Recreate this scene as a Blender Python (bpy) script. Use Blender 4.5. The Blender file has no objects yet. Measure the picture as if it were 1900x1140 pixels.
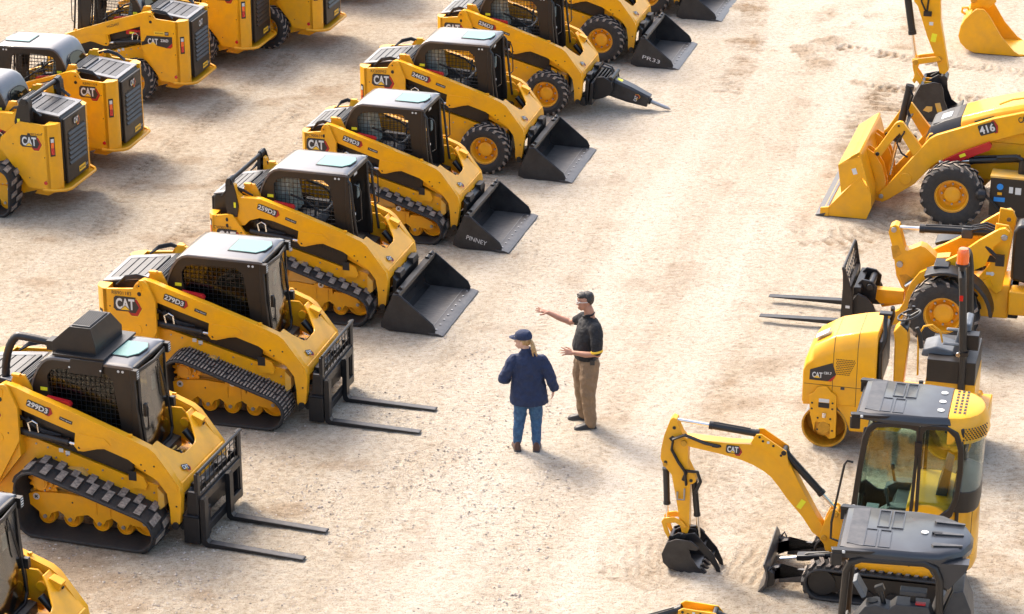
import bpy, math, random
from math import sin, cos, pi, radians, hypot, atan2, sqrt
from mathutils import Vector, Matrix
S = bpy.context.scene
COL = S.collection
# ---------------------------------------------------------------- camera
cam = bpy.data.objects.new('camera', bpy.data.cameras.new('camera')); COL.objects.link(cam)
cam.location = (0, 0, 14.0); cam.rotation_euler = (radians(90 - 22), 0, 0)
cam.data.sensor_width = 36; cam.data.lens = 36 * 4800 / 1900
cam.data.clip_start = 0.5; cam.data.clip_end = 500
S.camera = cam
# ---------------------------------------------------------------- light
SUN_EL, SUN_AZ = radians(47), radians(-38)       # azimuth of the sun from +Y towards +X
w = bpy.data.worlds.new("World"); S.world = w; w.use_nodes = True
nt = w.node_tree; nt.nodes.clear()
sky = nt.nodes.new('ShaderNodeTexSky'); sky.sky_type = 'NISHITA'; sky.sun_disc = False
sky.sun_elevation = SUN_EL; sky.sun_rotation = SUN_AZ
sky.air_density = 1.0; sky.dust_density = 4.0; sky.ozone_density = 1.0
bg = nt.nodes.new('ShaderNodeBackground'); bg.inputs[1].default_value = 0.15
out = nt.nodes.new('ShaderNodeOutputWorld')
tint = nt.nodes.new('ShaderNodeMix'); tint.data_type = 'RGBA'; tint.blend_type = 'MULTIPLY'; tint.inputs[0].default_value = 1.0
tint.inputs[7].default_value = (1.0, .945, .87, 1)      # hazy, warm overcast-bright sky
nt.links.new(sky.outputs[0], tint.inputs[6]); nt.links.new(tint.outputs[2], bg.inputs[0]); nt.links.new(bg.outputs[0], out.inputs[0])
sd = bpy.data.lights.new('sun', 'SUN'); sun = bpy.data.objects.new('sun', sd); COL.objects.link(sun)
sd.energy = 1.35; sd.angle = radians(15); sd.color = (1.0, .93, .82)
sdir = Vector((sin(SUN_AZ) * cos(SUN_EL), cos(SUN_AZ) * cos(SUN_EL), sin(SUN_EL)))
sun.rotation_euler = sdir.to_track_quat('Z', 'Y').to_euler()
S.view_settings.view_transform = 'Standard'; S.view_settings.look = 'None'
S.view_settings.exposure = 1.74; S.view_settings.gamma = 1.0
# ---------------------------------------------------------------- materials
def mat(name, col, rough=.5, metal=0., spec=.5, noise=0., nscale=8., bump=0., bscale=60., coat=0., dark=None, alpha=1., trans=0., detail=4, bdist=.01, stretch=None):
    m = bpy.data.materials.new(name); m.use_nodes = True
    t = m.node_tree; b = t.nodes['Principled BSDF']
    b.inputs['Base Color'].default_value = (*col, 1); b.inputs['Roughness'].default_value = rough
    b.inputs['Metallic'].default_value = metal; b.inputs['Specular IOR Level'].default_value = spec
    b.inputs['Coat Weight'].default_value = coat; b.inputs['Alpha'].default_value = alpha
    b.inputs['Transmission Weight'].default_value = trans
    if noise or bump:
        tc = t.nodes.new('ShaderNodeTexCoord')
    if noise:
        n = t.nodes.new('ShaderNodeTexNoise'); n.inputs['Scale'].default_value = nscale; n.inputs['Detail'].default_value = detail
        n.inputs['Roughness'].default_value = .65
        if stretch:
            mp = t.nodes.new('ShaderNodeMapping'); mp.inputs['Scale'].default_value = stretch; t.links.new(tc.outputs['Object'], mp.inputs['Vector']); t.links.new(mp.outputs[0], n.inputs['Vector'])
        else: t.links.new(tc.outputs['Object'], n.inputs['Vector'])
        r = t.nodes.new('ShaderNodeValToRGB'); r.color_ramp.elements[0].position = .35; r.color_ramp.elements[1].position = .68
        d = dark or tuple(c * (1 - noise) for c in col)
        r.color_ramp.elements[0].color = (*d, 1); r.color_ramp.elements[1].color = (*col, 1)
        t.links.new(n.outputs['Fac'], r.inputs['Fac']); t.links.new(r.outputs['Color'], b.inputs['Base Color'])
        mr = t.nodes.new('ShaderNodeMapRange'); mr.inputs['To Min'].default_value = min(1, rough + .12); mr.inputs['To Max'].default_value = max(.05, rough - .08)
        t.links.new(n.outputs['Fac'], mr.inputs['Value']); t.links.new(mr.outputs['Result'], b.inputs['Roughness'])
    if bump:
        n2 = t.nodes.new('ShaderNodeTexNoise'); n2.inputs['Scale'].default_value = bscale; n2.inputs['Detail'].default_value = 5
        t.links.new(tc.outputs['Object'], n2.inputs['Vector'])
        bp = t.nodes.new('ShaderNodeBump'); bp.inputs['Strength'].default_value = bump; bp.inputs['Distance'].default_value = bdist
        t.links.new(n2.outputs['Fac'], bp.inputs['Height']); t.links.new(bp.outputs['Normal'], b.inputs['Normal'])
    return m
YEL = mat('yellow_paint', (.84, .385, .003), .36, noise=.10, nscale=4, spec=.3, coat=.22, dark=(.70, .33, .02), detail=9)
YELD = mat('yellow_cast', (.62, .29, .012), .5, noise=.3, nscale=14, bump=.15)
YELW = mat('yellow_dusty', (.70, .36, .03), .55, noise=.35, nscale=5, dark=(.55, .36, .12))
CHAR = mat('dark_cab_paint', (.017, .0125, .010), .42, noise=.25, nscale=5)
BLK = mat('black_paint', (.010, .010, .012), .38, noise=.3, nscale=9)
BLKW = mat('black_worn', (.020, .019, .020), .34, noise=.6, nscale=10, dark=(.075, .07, .068), detail=8)
BUCKF = mat('bucket_floor_worn', (.018, .017, .018), .38, noise=.6, nscale=5, dark=(.13, .12, .11), detail=10, stretch=(1.5, 12, 1))
BUCK = mat('bucket_black', (.012, .0115, .013), .33, noise=.5, nscale=6, dark=(.030, .028, .028), bump=.1, bscale=25)
ROOF = mat('roof_dark_gloss', (.085, .085, .092), .32, noise=.12, nscale=4, coat=.6)
RUB = mat('rubber', (.014, .014, .0155), .72, noise=.4, nscale=18, dark=(.032, .028, .025), bump=.2, bscale=90)
RUBD = mat('rubber_dusty_tread', (.34, .285, .235), .9, noise=.45, nscale=22, dark=(.12, .10, .085))
GRILL = mat('grille_dark', (.012, .012, .013), .6)
SLAT = mat('hood_slat', (.05, .05, .053), .4, noise=.2, nscale=6)
HOOD = mat('hood_frame', (.20, .20, .205), .35, noise=.2, nscale=6)
CHR = mat('chrome', (.75, .73, .70), .18, metal=1.)
STEEL = mat('steel', (.35, .35, .36), .4, metal=.7)
RED = mat('red_paint', (.42, .008, .012), .4)
REDB = mat('badge_red', (.36, .015, .012), .45)
WHT = mat('white_decal', (.60, .60, .58), .45)
DBLK = mat('black_decal', (.025, .022, .022), .5)
TYEL = mat('badge_yellow', (.80, .48, .03), .45)
LBL = mat('label_yellow', (.78, .72, .02), .5)
BLUE = mat('blue_label', (.01, .22, .62), .45)
ORG = mat('orange_lens', (.90, .14, .012), .25, coat=.5)
REDL = mat('red_lens', (.55, .015, .012), .25, coat=.5)
SEAT = mat('seat_vinyl', (.035, .037, .042), .5, noise=.2, nscale=12)
SEATG = mat('seat_grey', (.12, .135, .155), .5, noise=.2, nscale=12)
WRAP = mat('clear_wrap', (.34, .40, .38), .25, noise=.5, nscale=7, dark=(.14, .17, .16))
def glassmat(name, col, a, rough=.05):
    m = bpy.data.materials.new(name); m.use_nodes = True; t = m.node_tree
    t.nodes.clear(); o = t.nodes.new('ShaderNodeOutputMaterial')
    tr = t.nodes.new('ShaderNodeBsdfTransparent'); tr.inputs[0].default_value = (*col, 1)
    gl = t.nodes.new('ShaderNodeBsdfGlossy'); gl.inputs['Roughness'].default_value = rough
    mx = t.nodes.new('ShaderNodeMixShader'); lw = t.nodes.new('ShaderNodeLayerWeight'); lw.inputs[0].default_value = .5
    pw = t.nodes.new('ShaderNodeMath'); pw.operation = 'POWER'; pw.inputs[1].default_value = 4
    ad = t.nodes.new('ShaderNodeMath'); ad.operation = 'MULTIPLY_ADD'; ad.inputs[1].default_value = .8; ad.inputs[2].default_value = a; ad.use_clamp = True
    t.links.new(lw.outputs['Facing'], pw.inputs[0]); t.links.new(pw.outputs[0], ad.inputs[0]); t.links.new(ad.outputs[0], mx.inputs[0])
    t.links.new(tr.outputs[0], mx.inputs[1]); t.links.new(gl.outputs[0], mx.inputs[2]); t.links.new(mx.outputs[0], o.inputs[0])
    return m
GLS = glassmat('cab_glass', (.78, .88, .84), .06)
GLSD = glassmat('tinted_glass', (.40, .44, .42), .06)
ROOFX = mat('canopy_gloss', (.028, .030, .036), .30, noise=.12, nscale=4, coat=.15)
GLSF = glassmat('windscreen_glass', (.55, .60, .56), .20, .12)
HATCH = mat('roof_hatch_glass', (.13, .27, .245), .3, spec=.3)
# ---------------------------------------------------------------- mesh builder
class B:
    def __init__(s, m=None):
        s.v = []; s.f = []; s.mi = []; s.mats = []; s.cur = 0; s.T = None
        if m: s.m(m)
    def m(s, m):
        if m not in s.mats: s.mats.append(m)
        s.cur = s.mats.index(m); return s
    def add(s, vs, fs):
        o = len(s.v)
        if s.T is not None: vs = [s.T @ Vector(p) for p in vs]
        s.v += [tuple(p) for p in vs]
        for f in fs: s.f.append([i + o for i in f]); s.mi.append(s.cur)
        return s
    def prism(s, poly, a, b, ax='y'):
        n = len(poly)
        mp = {'y': lambda p, t: (p[0], t, p[1]), 'x': lambda p, t: (t, p[0], p[1]), 'z': lambda p, t: (p[0], p[1], t)}[ax]
        A = sum(poly[i][0] * poly[(i + 1) % n][1] - poly[(i + 1) % n][0] * poly[i][1] for i in range(n))
        if ax == 'y': A = -A
        if (A < 0) != (b < a): poly = poly[::-1]
        vs = [mp(p, a) for p in poly] + [mp(p, b) for p in poly]
        fs = [list(range(n))[::-1], list(range(n, 2 * n))] + [[i, (i + 1) % n, n + (i + 1) % n, n + i] for i in range(n)]
        return s.add(vs, fs)
    def frame(s, outer, inner, a, b, ax='y'):
        n = len(outer); mp = {'y': lambda p, t: (p[0], t, p[1]), 'x': lambda p, t: (t, p[0], p[1]), 'z': lambda p, t: (p[0], p[1], t)}[ax]
        vs = [mp(p, t) for t in (a, b) for L in (outer, inner) for p in L]
        fs = []
        for i in range(n):
            j = (i + 1) % n
            fs += [[i, j, n + j, n + i], [2*n + i, 3*n + i, 3*n + j, 2*n + j], [i, 2*n + i, 2*n + j, j], [n + i, n + j, 3*n + j, 3*n + i]]
        return s.add(vs, fs)
    def box(s, c, d, rot=None):
        x, y, z = d[0] / 2, d[1] / 2, d[2] / 2
        vs = [Vector((i, j, k)) for i in (-x, x) for j in (-y, y) for k in (-z, z)]
        if rot is not None: vs = [rot @ p for p in vs]
        vs = [p + Vector(c) for p in vs]
        return s.add(vs, [[0, 1, 3, 2], [4, 6, 7, 5], [0, 4, 5, 1], [2, 3, 7, 6], [0, 2, 6, 4], [1, 5, 7, 3]])
    def cyl(s, p0, p1, r0, r1=None, n=16, cap=True):
        r1 = r0 if r1 is None else r1
        p0, p1 = Vector(p0), Vector(p1); d = (p1 - p0).normalized()
        u = d.orthogonal().normalized(); v = d.cross(u)
        vs = [p + (u * cos(2*pi*i/n) + v * sin(2*pi*i/n)) * r for p, r in ((p0, r0), (p1, r1)) for i in range(n)]
        fs = [[i, (i + 1) % n, n + (i + 1) % n, n + i] for i in range(n)]
        if cap: fs += [list(range(n))[::-1], list(range(n, 2 * n))]
        return s.add(vs, fs)
    def tube(s, pts, r, n=8, cap=True, closed=False):
        pts = [Vector(p) for p in pts]; N = len(pts); vs = []; u = None
        for i, p in enumerate(pts):
            a = pts[i - 1] if (i or closed) else p; b = pts[(i + 1) % N] if (i < N - 1 or closed) else p
            d = (b - a).normalized()
            u = d.orthogonal().normalized() if u is None else (u - d * u.dot(d)).normalized()
            v = d.cross(u); R = r[i] if isinstance(r, (list, tuple)) else r
            vs += [p + (u * cos(2*pi*k/n) + v * sin(2*pi*k/n)) * R for k in range(n)]
        fs = [[i*n + k, i*n + (k+1) % n, ((i+1) % N)*n + (k+1) % n, ((i+1) % N)*n + k] for i in range(N if closed else N - 1) for k in range(n)]
        if cap and not closed: fs += [list(range(n))[::-1], list(range((N-1)*n, N*n))]
        return s.add(vs, fs)
    def lathe(s, prof, c, ax='y', n=24, sgn=1, cap=True):
        # prof: (r, h) along the axis
        c = Vector(c); vs = []
        for r, h in prof:
            for i in range(n):
                a = 2*pi*i/n
                if ax == 'y': vs.append(c + Vector((r*cos(a), h*sgn, r*sin(a))))
                elif ax == 'z': vs.append(c + Vector((r*cos(a), r*sin(a), h*sgn)))
                else: vs.append(c + Vector((h*sgn, r*cos(a), r*sin(a))))
        fs = [[j*n + i, j*n + (i+1) % n, (j+1)*n + (i+1) % n, (j+1)*n + i] for j in range(len(prof) - 1) for i in range(n)]
        if cap: fs += [list(range(n)), list(range((len(prof)-1)*n, len(prof)*n))]
        return s.add(vs, fs)
    def loft(s, rings, cap=True):
        n = len(rings[0]); vs = [p for r in rings for p in r]
        fs = [[j*n + i, j*n + (i+1) % n, (j+1)*n + (i+1) % n, (j+1)*n + i] for j in range(len(rings) - 1) for i in range(n)]
        if cap: fs += [list(range(n))[::-1], list(range((len(rings)-1)*n, len(rings)*n))]
        return s.add(vs, fs)
    def flat(s, vs2, fs2, O, U, V, off=0):
        O, U, V = Vector(O), Vector(U), Vector(V); N = U.cross(V).normalized()
        return s.add([O + U*x + V*y + N*off for x, y in vs2], fs2)
    def build(s, name, parent=None, bevel=0., smooth=True, label=None):
        me = bpy.data.meshes.new(name); me.from_pydata(s.v, [], s.f)
        for m in s.mats: me.materials.append(m)
        me.polygons.foreach_set('material_index', s.mi)
        me.validate()
        import bmesh
        bm = bmesh.new(); bm.from_mesh(me); bmesh.ops.recalc_face_normals(bm, faces=bm.faces); bm.to_mesh(me); bm.free()
        if smooth:
            me.polygons.foreach_set('use_smooth', [True] * len(me.polygons)); me.set_sharp_from_angle(angle=radians(33))
        me.update()
        o = bpy.data.objects.new(name, me); COL.objects.link(o)
        if parent: o.parent = parent
        if bevel:
            b = o.modifiers.new('bevel', 'BEVEL'); b.width = bevel; b.segments = 2; b.limit_method = 'ANGLE'; b.angle_limit = radians(32); b.harden_normals = False
        if label: o['label'] = label
        return o
def thing(name, label, cat, loc, deg, scale=1., group=None):
    o = bpy.data.objects.new(name, None); COL.objects.link(o); o.empty_display_size = .3
    o.location = loc; o.rotation_euler = (0, 0, radians(deg)); o.scale = (scale,) * 3
    o['label'] = label; o['category'] = cat
    if group: o['group'] = group
    return o
_tc = {}
def text2d(s, bold=.0):
    k = (s, bold)
    if k not in _tc:
        cu = bpy.data.curves.new('t', 'FONT'); cu.body = s; cu.size = 1; cu.offset = bold; cu.align_x = 'CENTER'; cu.resolution_u = 3
        o = bpy.data.objects.new('t', cu); COL.objects.link(o)
        dg = bpy.context.evaluated_depsgraph_get(); dg.update()
        me = bpy.data.meshes.new_from_object(o.evaluated_get(dg))
        _tc[k] = ([(v.co.x, v.co.y) for v in me.vertices], [list(p.vertices) for p in me.polygons])
        bpy.data.objects.remove(o); bpy.data.curves.remove(cu); bpy.data.meshes.remove(me)
    return _tc[k]
def put_text(b, s, O, U, V, h, wd, m, off, bold=.02, skew=0.):
    """text centred on O, cap height h, total width wd"""
    vs, fs = text2d(s, bold)
    if not vs: return
    x0 = min(p[0] for p in vs); x1 = max(p[0] for p in vs); y0 = min(p[1] for p in vs); y1 = max(p[1] for p in vs)
    kx = wd / (x1 - x0); ky = h / (y1 - y0)
    b.m(m); b.flat([((x - (x0+x1)/2)*kx + skew*(y - (y0+y1)/2)*ky, (y - (y0+y1)/2)*ky) for x, y in vs], fs, O, U, V, off)
def poly2(b, pts, O, U, V, m, off):
    b.m(m); b.flat(pts, [list(range(len(pts)))], O, U, V, off)
def cat_badge(parent, O, U, V, h):
    """hexagon badge with three white letters and a yellow triangle, letter height h"""
    b = B(); U = Vector(U); V = Vector(V)
    w = h * 1.72
    hexo = [(.05*w, -.5*h), (.30*w, -1.02*h), (.62*w, -1.02*h), (.86*w, -.30*h), (.62*w, .50*h), (.3*w, .5*h)]
    poly2(b, [(x*1.05 + .0, y*1.08) for x, y in hexo], O, U, V, TYEL, .003)
    poly2(b, hexo, O, U, V, REDB, .0045)
    poly2(b, [(x*.80 + .02*w, y*.74) for x, y in hexo], O, U, V, DBLK, .006)
    poly2(b, [(-.58*w, .50*h), (-.62*w, -.42*h), (-.48*w, -.66*h), (.42*w, -.66*h), (.50*w, .20*h), (.56*w, .66*h), (-.48*w, .68*h)], O, U, V, DBLK, .0075)
    put_text(b, 'CAT', O, U, V, h, w * .98, WHT, .009, bold=.035)
    poly2(b, [(-.30*w, -.56*h), (.28*w, -.56*h), (-.0*w, -.10*h)], O, U, V, DBLK, .0105)
    poly2(b, [(-.24*w, -.52*h), (.22*w, -.52*h), (-.0*w, -.17*h)], O, U, V, TYEL, .012)
    return b.build('badge', parent, smooth=False)
def num_badge(parent, s, O, U, V, h, wd=None):
    b = B(); U = Vector(U); V = Vector(V); w = wd or h * .62 * len(s)
    poly2(b, [(.40*w, -.82*h), (.60*w, -.82*h), (.74*w, 0), (.60*w, .82*h), (.40*w, .82*h)], O, U, V, REDB, .003)
    poly2(b, [(-.54*w, -.5*h), (-.48*w, -.68*h), (.54*w, -.68*h), (.58*w, 0), (.54*w, .68*h), (-.48*w, .68*h), (-.54*w, .5*h)], O, U, V, DBLK, .0045)
    put_text(b, s, O, U, V, h, w, WHT, .006, bold=.03)
    return b.build('model_number', parent, smooth=False)
def stencil(parent, s, O, U, V, h, wd, m=DBLK, name='serial_number', bold=0.0):
    b = B(); put_text(b, s, O, U, V, h, wd, m, .003, bold=bold)
    return b.build(name, parent, smooth=False)
def hull(pts):
    pts = sorted(set((round(x, 5), round(y, 5)) for x, y in pts))
    def half(ps):
        h = []
        for p in ps:
            while len(h) > 1 and (h[-1][0]-h[-2][0])*(p[1]-h[-2][1]) - (h[-1][1]-h[-2][1])*(p[0]-h[-2][0]) <= 0: h.pop()
            h.append(p)
        return h
    a = half(pts); b = half(pts[::-1]); return a[:-1] + b[:-1]
def arc(cx, cz, r, a0, a1, n=6):
    return [(cx + r*cos(radians(a0 + (a1-a0)*i/n)), cz + r*sin(radians(a0 + (a1-a0)*i/n))) for i in range(n + 1)]
def resample(poly, n):
    P = poly + [poly[0]]; L = [0]
    for i in range(len(poly)): L.append(L[-1] + hypot(P[i+1][0]-P[i][0], P[i+1][1]-P[i][1]))
    out = []; j = 0
    for k in range(n):
        t = L[-1]*k/n
        while L[j+1] < t: j += 1
        u = (t - L[j]) / max(1e-9, L[j+1]-L[j]); a, b = P[j], P[j+1]
        d = hypot(b[0]-a[0], b[1]-a[1]) or 1
        out.append((a[0]+(b[0]-a[0])*u, a[1]+(b[1]-a[1])*u, (b[0]-a[0])/d, (b[1]-a[1])/d))
    return out
# ---------------------------------------------------------------- rubber track
def rubber_track(root, y0, wd, circles, tread='block', n=44, sg=-1):
    pts = []
    for cx, cz, r in circles: pts += [(cx + r*cos(2*pi*i/40), cz + r*sin(2*pi*i/40)) for i in range(40)]
    outer = hull(pts)
    K = 96; rs = resample(outer, K)
    t = .032
    b = B(RUB); vs = []
    for x, z, dx, dz in rs:                       # hull runs counter-clockwise in x-z: outward normal (dz,-dx)
        nx, nz = dz, -dx
        for yy, off in ((y0 - wd/2, 0), (y0 + wd/2, 0), (y0 + wd/2, -t), (y0 - wd/2, -t)):
            vs.append((x + nx*off, yy, z + nz*off))
    fs = [[i*4 + k, i*4 + (k+1) % 4, ((i+1) % K)*4 + (k+1) % 4, ((i+1) % K)*4 + k] for i in range(K) for k in range(4)]
    b.add(vs, fs)
    # side beads
    for ys in (y0 - wd/2 - .004, y0 + wd/2 + .004):
        b.tube([(x - dz*.016, ys, z + dx*.016) for x, z, dx, dz in rs], .017, 5, closed=True)
    rnd = random.Random(int(abs(y0)*100) + n)
    def lug(i, ya, yb, ln, h, skew=0):
        x, z, dx, dz = rs2[i]; nx, nz = dz, -dx
        vs = []
        for yy, sh in ((ya, -skew), (yb, skew)):
            for q, o, k in ((-1, -.002, 1), (1, -.002, 1), (1, h, .84), (-1, h, .84)):
                vs.append((x + dx*(q*ln*k + sh) + nx*o, yy, z + dz*(q*ln*k + sh) + nz*o))
        b.m(RUB).add(vs, [[0, 1, 5, 4], [1, 2, 6, 5], [3, 0, 4, 7], [0, 3, 2, 1], [4, 5, 6, 7]])
        b.m(RUBD).add([vs[3], vs[2], vs[6], vs[7]], [[0, 1, 2, 3]])
    if tread == 'bar':
        n = 92; rs2 = resample(outer, n)
        for i in range(n):
            a, c = y0 - wd/2 + .012, y0 + wd/2 - .012
            cuts = [a, a + (c-a)*.31, a + (c-a)*.355, a + (c-a)*.64, a + (c-a)*.685, c]
            if i % 5 == 0: cuts[1] -= .05; cuts[4] += .04
            for k in (0, 2, 4): lug(i, cuts[k], cuts[k+1], .0125, .014)
    elif tread == 'mini':
        rs2 = resample(outer, n)
        for i in range(n):
            lug(i, y0 - wd/2 + .005, y0 + .01, .026, .030, skew=.018); lug(i, y0 + .0, y0 + wd/2 - .005, .026, .030, skew=-.018)
    else:
        rs2 = resample(outer, n)
        for i in range(n):
            s = 1 if i % 2 else -1
            if s > 0: lug(i, y0 - wd/2 + .012, y0 + .03, .050, .028, .010)
            else: lug(i, y0 + .0, y0 + wd/2 - .012, .050, .028, .010)
    return b.build('rubber_track', root)
def disc_wheel(b, x, y, z, r, w, s, m=YEL):
    b.m(m); b.lathe([(r, -w/2), (r, w*.3), (r*.92, w*.5), (r*.86, w*.5), (r*.78, w*.2), (r*.35, w*.25), (r*.33, w*.55), (.001, w*.58)], (x, y, z), 'y', 22, s)
    b.m(STEEL); b.cyl((x, y + s*w*.55, z), (x, y + s*w*.8, z), .022, n=8)
def tiedown(b, x, y, z, s):
    b.m(WHT).cyl((x, y, z), (x, y + s*.004, z), .043, n=20)
    b.m(DBLK)
    for a in (45, 135):
        b.box((x, y + s*.005, z), (.05, .004, .016), Matrix.Rotation(radians(a), 3, 'Y'))
# ---------------------------------------------------------------- tyre
def tyre_wheel(root, x, y, s, R=.42, W=.29, rim=.225, lug=20, hub=.10, dusty=True, name='wheel', sub=True):
    z = R
    b = B(RUB); r1 = R - .022
    b.lathe([(rim-.01, -W*.42), (rim+.03, -W*.5), (r1-.09, -W*.54), (r1-.02, -W*.48), (r1, -W*.40), (r1+.004, 0), (r1, W*.40), (r1-.02, W*.48), (r1-.09, W*.54), (rim+.03, W*.50), (rim-.012, W*.42)], (x, y, z), 'y', 48, s, False)
    for i in range(lug):
        for sd in (-1, 1):
            a0 = 2*pi*(i + (.5 if sd > 0 else 0))/lug; vs = []
            rows = ((.0, .0, .0, .055), (.25, .10, .0, .055), (.47, .30, .0, .062), (.53, .36, -.055, .055))
            for k, (fy, da, dr, hw) in enumerate(rows):
                for q in (-1, 1):
                    a = a0 + da*sd*.9 - .0 + q*hw/R*.42
                    if sd > 0: a = a0 + da*.9 + q*hw/R*.42
                    else: a = a0 + da*.9 + q*hw/R*.42
                    for dd in (-.01, .022):
                        rr = r1 + dd + dr
                        vs.append((x + rr*cos(a), y + sd*s*fy*W, z + rr*sin(a)))
            for k in range(3):
                o = k*4; V = vs[o:o+8]
                b.m(RUBD if dusty else RUB).add([V[1], V[3], V[7], V[5]], [[0, 1, 2, 3]])
                b.m(RUB).add(V, [[0, 1, 5, 4], [2, 6, 7, 3]] + ([[4, 5, 7, 6]] if k == 2 else []))
    o = b.build(name, root)
    b = B(YEL)
    b.lathe([(rim+.012, W*.43), (rim-.004, W*.45), (rim-.012, W*.40), (rim*.90, W*.38), (rim*.86, W*.02), (rim*.82, -W*.04), (hub+.055, -W*.04), (hub+.03, W*.02), (hub+.02, W*.16), (hub*.85, W*.22), (.002, W*.22)], (x, y, z), 'y', 36, s, False)
    b.lathe([(rim+.012, -W*.43), (rim*.8, -W*.40), (.01, -W*.3)], (x, y, z), 'y', 24, s)
    b.m(STEEL)
    for i in range(8):
        a = 2*pi*i/8; p = (x + (hub+.055)*cos(a), y, z + (hub+.055)*sin(a))
        b.cyl((p[0], y - s*W*.05, p[2]), (p[0], y + s*W*.08, p[2]), .016, n=7)
    b.build('rim', o)
    return o
# ---------------------------------------------------------------- loader pieces
ARM = [(-1.80, 1.80), (-1.762, 1.815), (-1.60, 1.775), (-1.432, 1.716), (-.90, 1.555), (-.192, 1.320), (.057, 1.226), (.14, 1.165), (.422, .785), (.445, .652), (.43, .45), (.408, .30),
       (.37, .235), (.31, .245), (.295, .30), (.291, .481), (.262, .671), (.154, .814), (-.01, .913), (-.209, 1.04), (-.508, 1.135), (-.60, 1.12), (-.78, 1.065), (-.85, 1.065), (-.896, 1.125), (-.872, 1.29),
       (-1.25, 1.405), (-1.608, 1.52), (-1.72, 1.60), (-1.81, 1.70)]
TOWER = [(-2.36, 1.65), (-1.90, 1.69), (-1.85, 1.765), (-1.80, 1.81), (-1.735, 1.815), (-1.68, 1.765), (-1.58, 1.535), (-1.58, 1.12), (-1.95, .45), (-2.36, .42)]
CAB_O = [(-1.50, .95), (-1.53, 1.55), (-1.525, 1.66), (-1.49, 1.80), (-1.44, 1.93), (-1.38, 2.02), (-1.27, 2.085), (-.85, 2.09), (-.225, 2.09), (-.20, 1.75), (-.19, 1.35), (-.19, .95)]
CAB_I = [(-1.20, 1.12), (-1.26, 1.45), (-1.29, 1.62), (-1.315, 1.76), (-1.315, 1.87), (-1.26, 1.945), (-1.17, 1.98), (-.85, 1.985), (-.56, 1.985), (-.47, 1.90), (-.41, 1.45), (-.36, 1.12)]
def scl(poly, k, c=None):
    cx = sum(p[0] for p in poly)/len(poly); cz = sum(p[1] for p in poly)/len(poly)
    return [(cx + (x-cx)*k, cz + (z-cz)*k) for x, z in poly]
def inpoly(x, z, P):
    c = False; n = len(P)
    for i in range(n):
        a, b = P[i], P[i-1]
        if (a[1] > z) != (b[1] > z) and x < (b[0]-a[0])*(z-a[1])/(b[1]-a[1]) + a[0]: c = not c
    return c
def spans(P, t, axis):
    n = len(P); r = []
    for i in range(n):
        a, b = P[i], P[(i+1) % n]
        if (a[axis] > t) != (b[axis] > t):
            r.append(a[1-axis] + (b[1-axis]-a[1-axis])*(t-a[axis])/(b[axis]-a[axis]))
    r.sort(); return list(zip(r[::2], r[1::2]))
def grid_bars(b, P, y, step=.062, r=.0034, d=.006, off=(0, 0)):
    xs = [p[0] for p in P]; zs = [p[1] for p in P]
    t = min(xs) + step*.6
    while t < max(xs):
        for a, c in spans(P, t, 0): b.box((t, y, (a+c)/2), (r*2, d, c-a))
        t += step
    t = min(zs) + step*.6
    while t < max(zs):
        for a, c in spans(P, t, 1): b.box(((a+c)/2, y, t), (c-a, d*.8, r*2))
        t += step
def tread_plate(): pass

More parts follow.
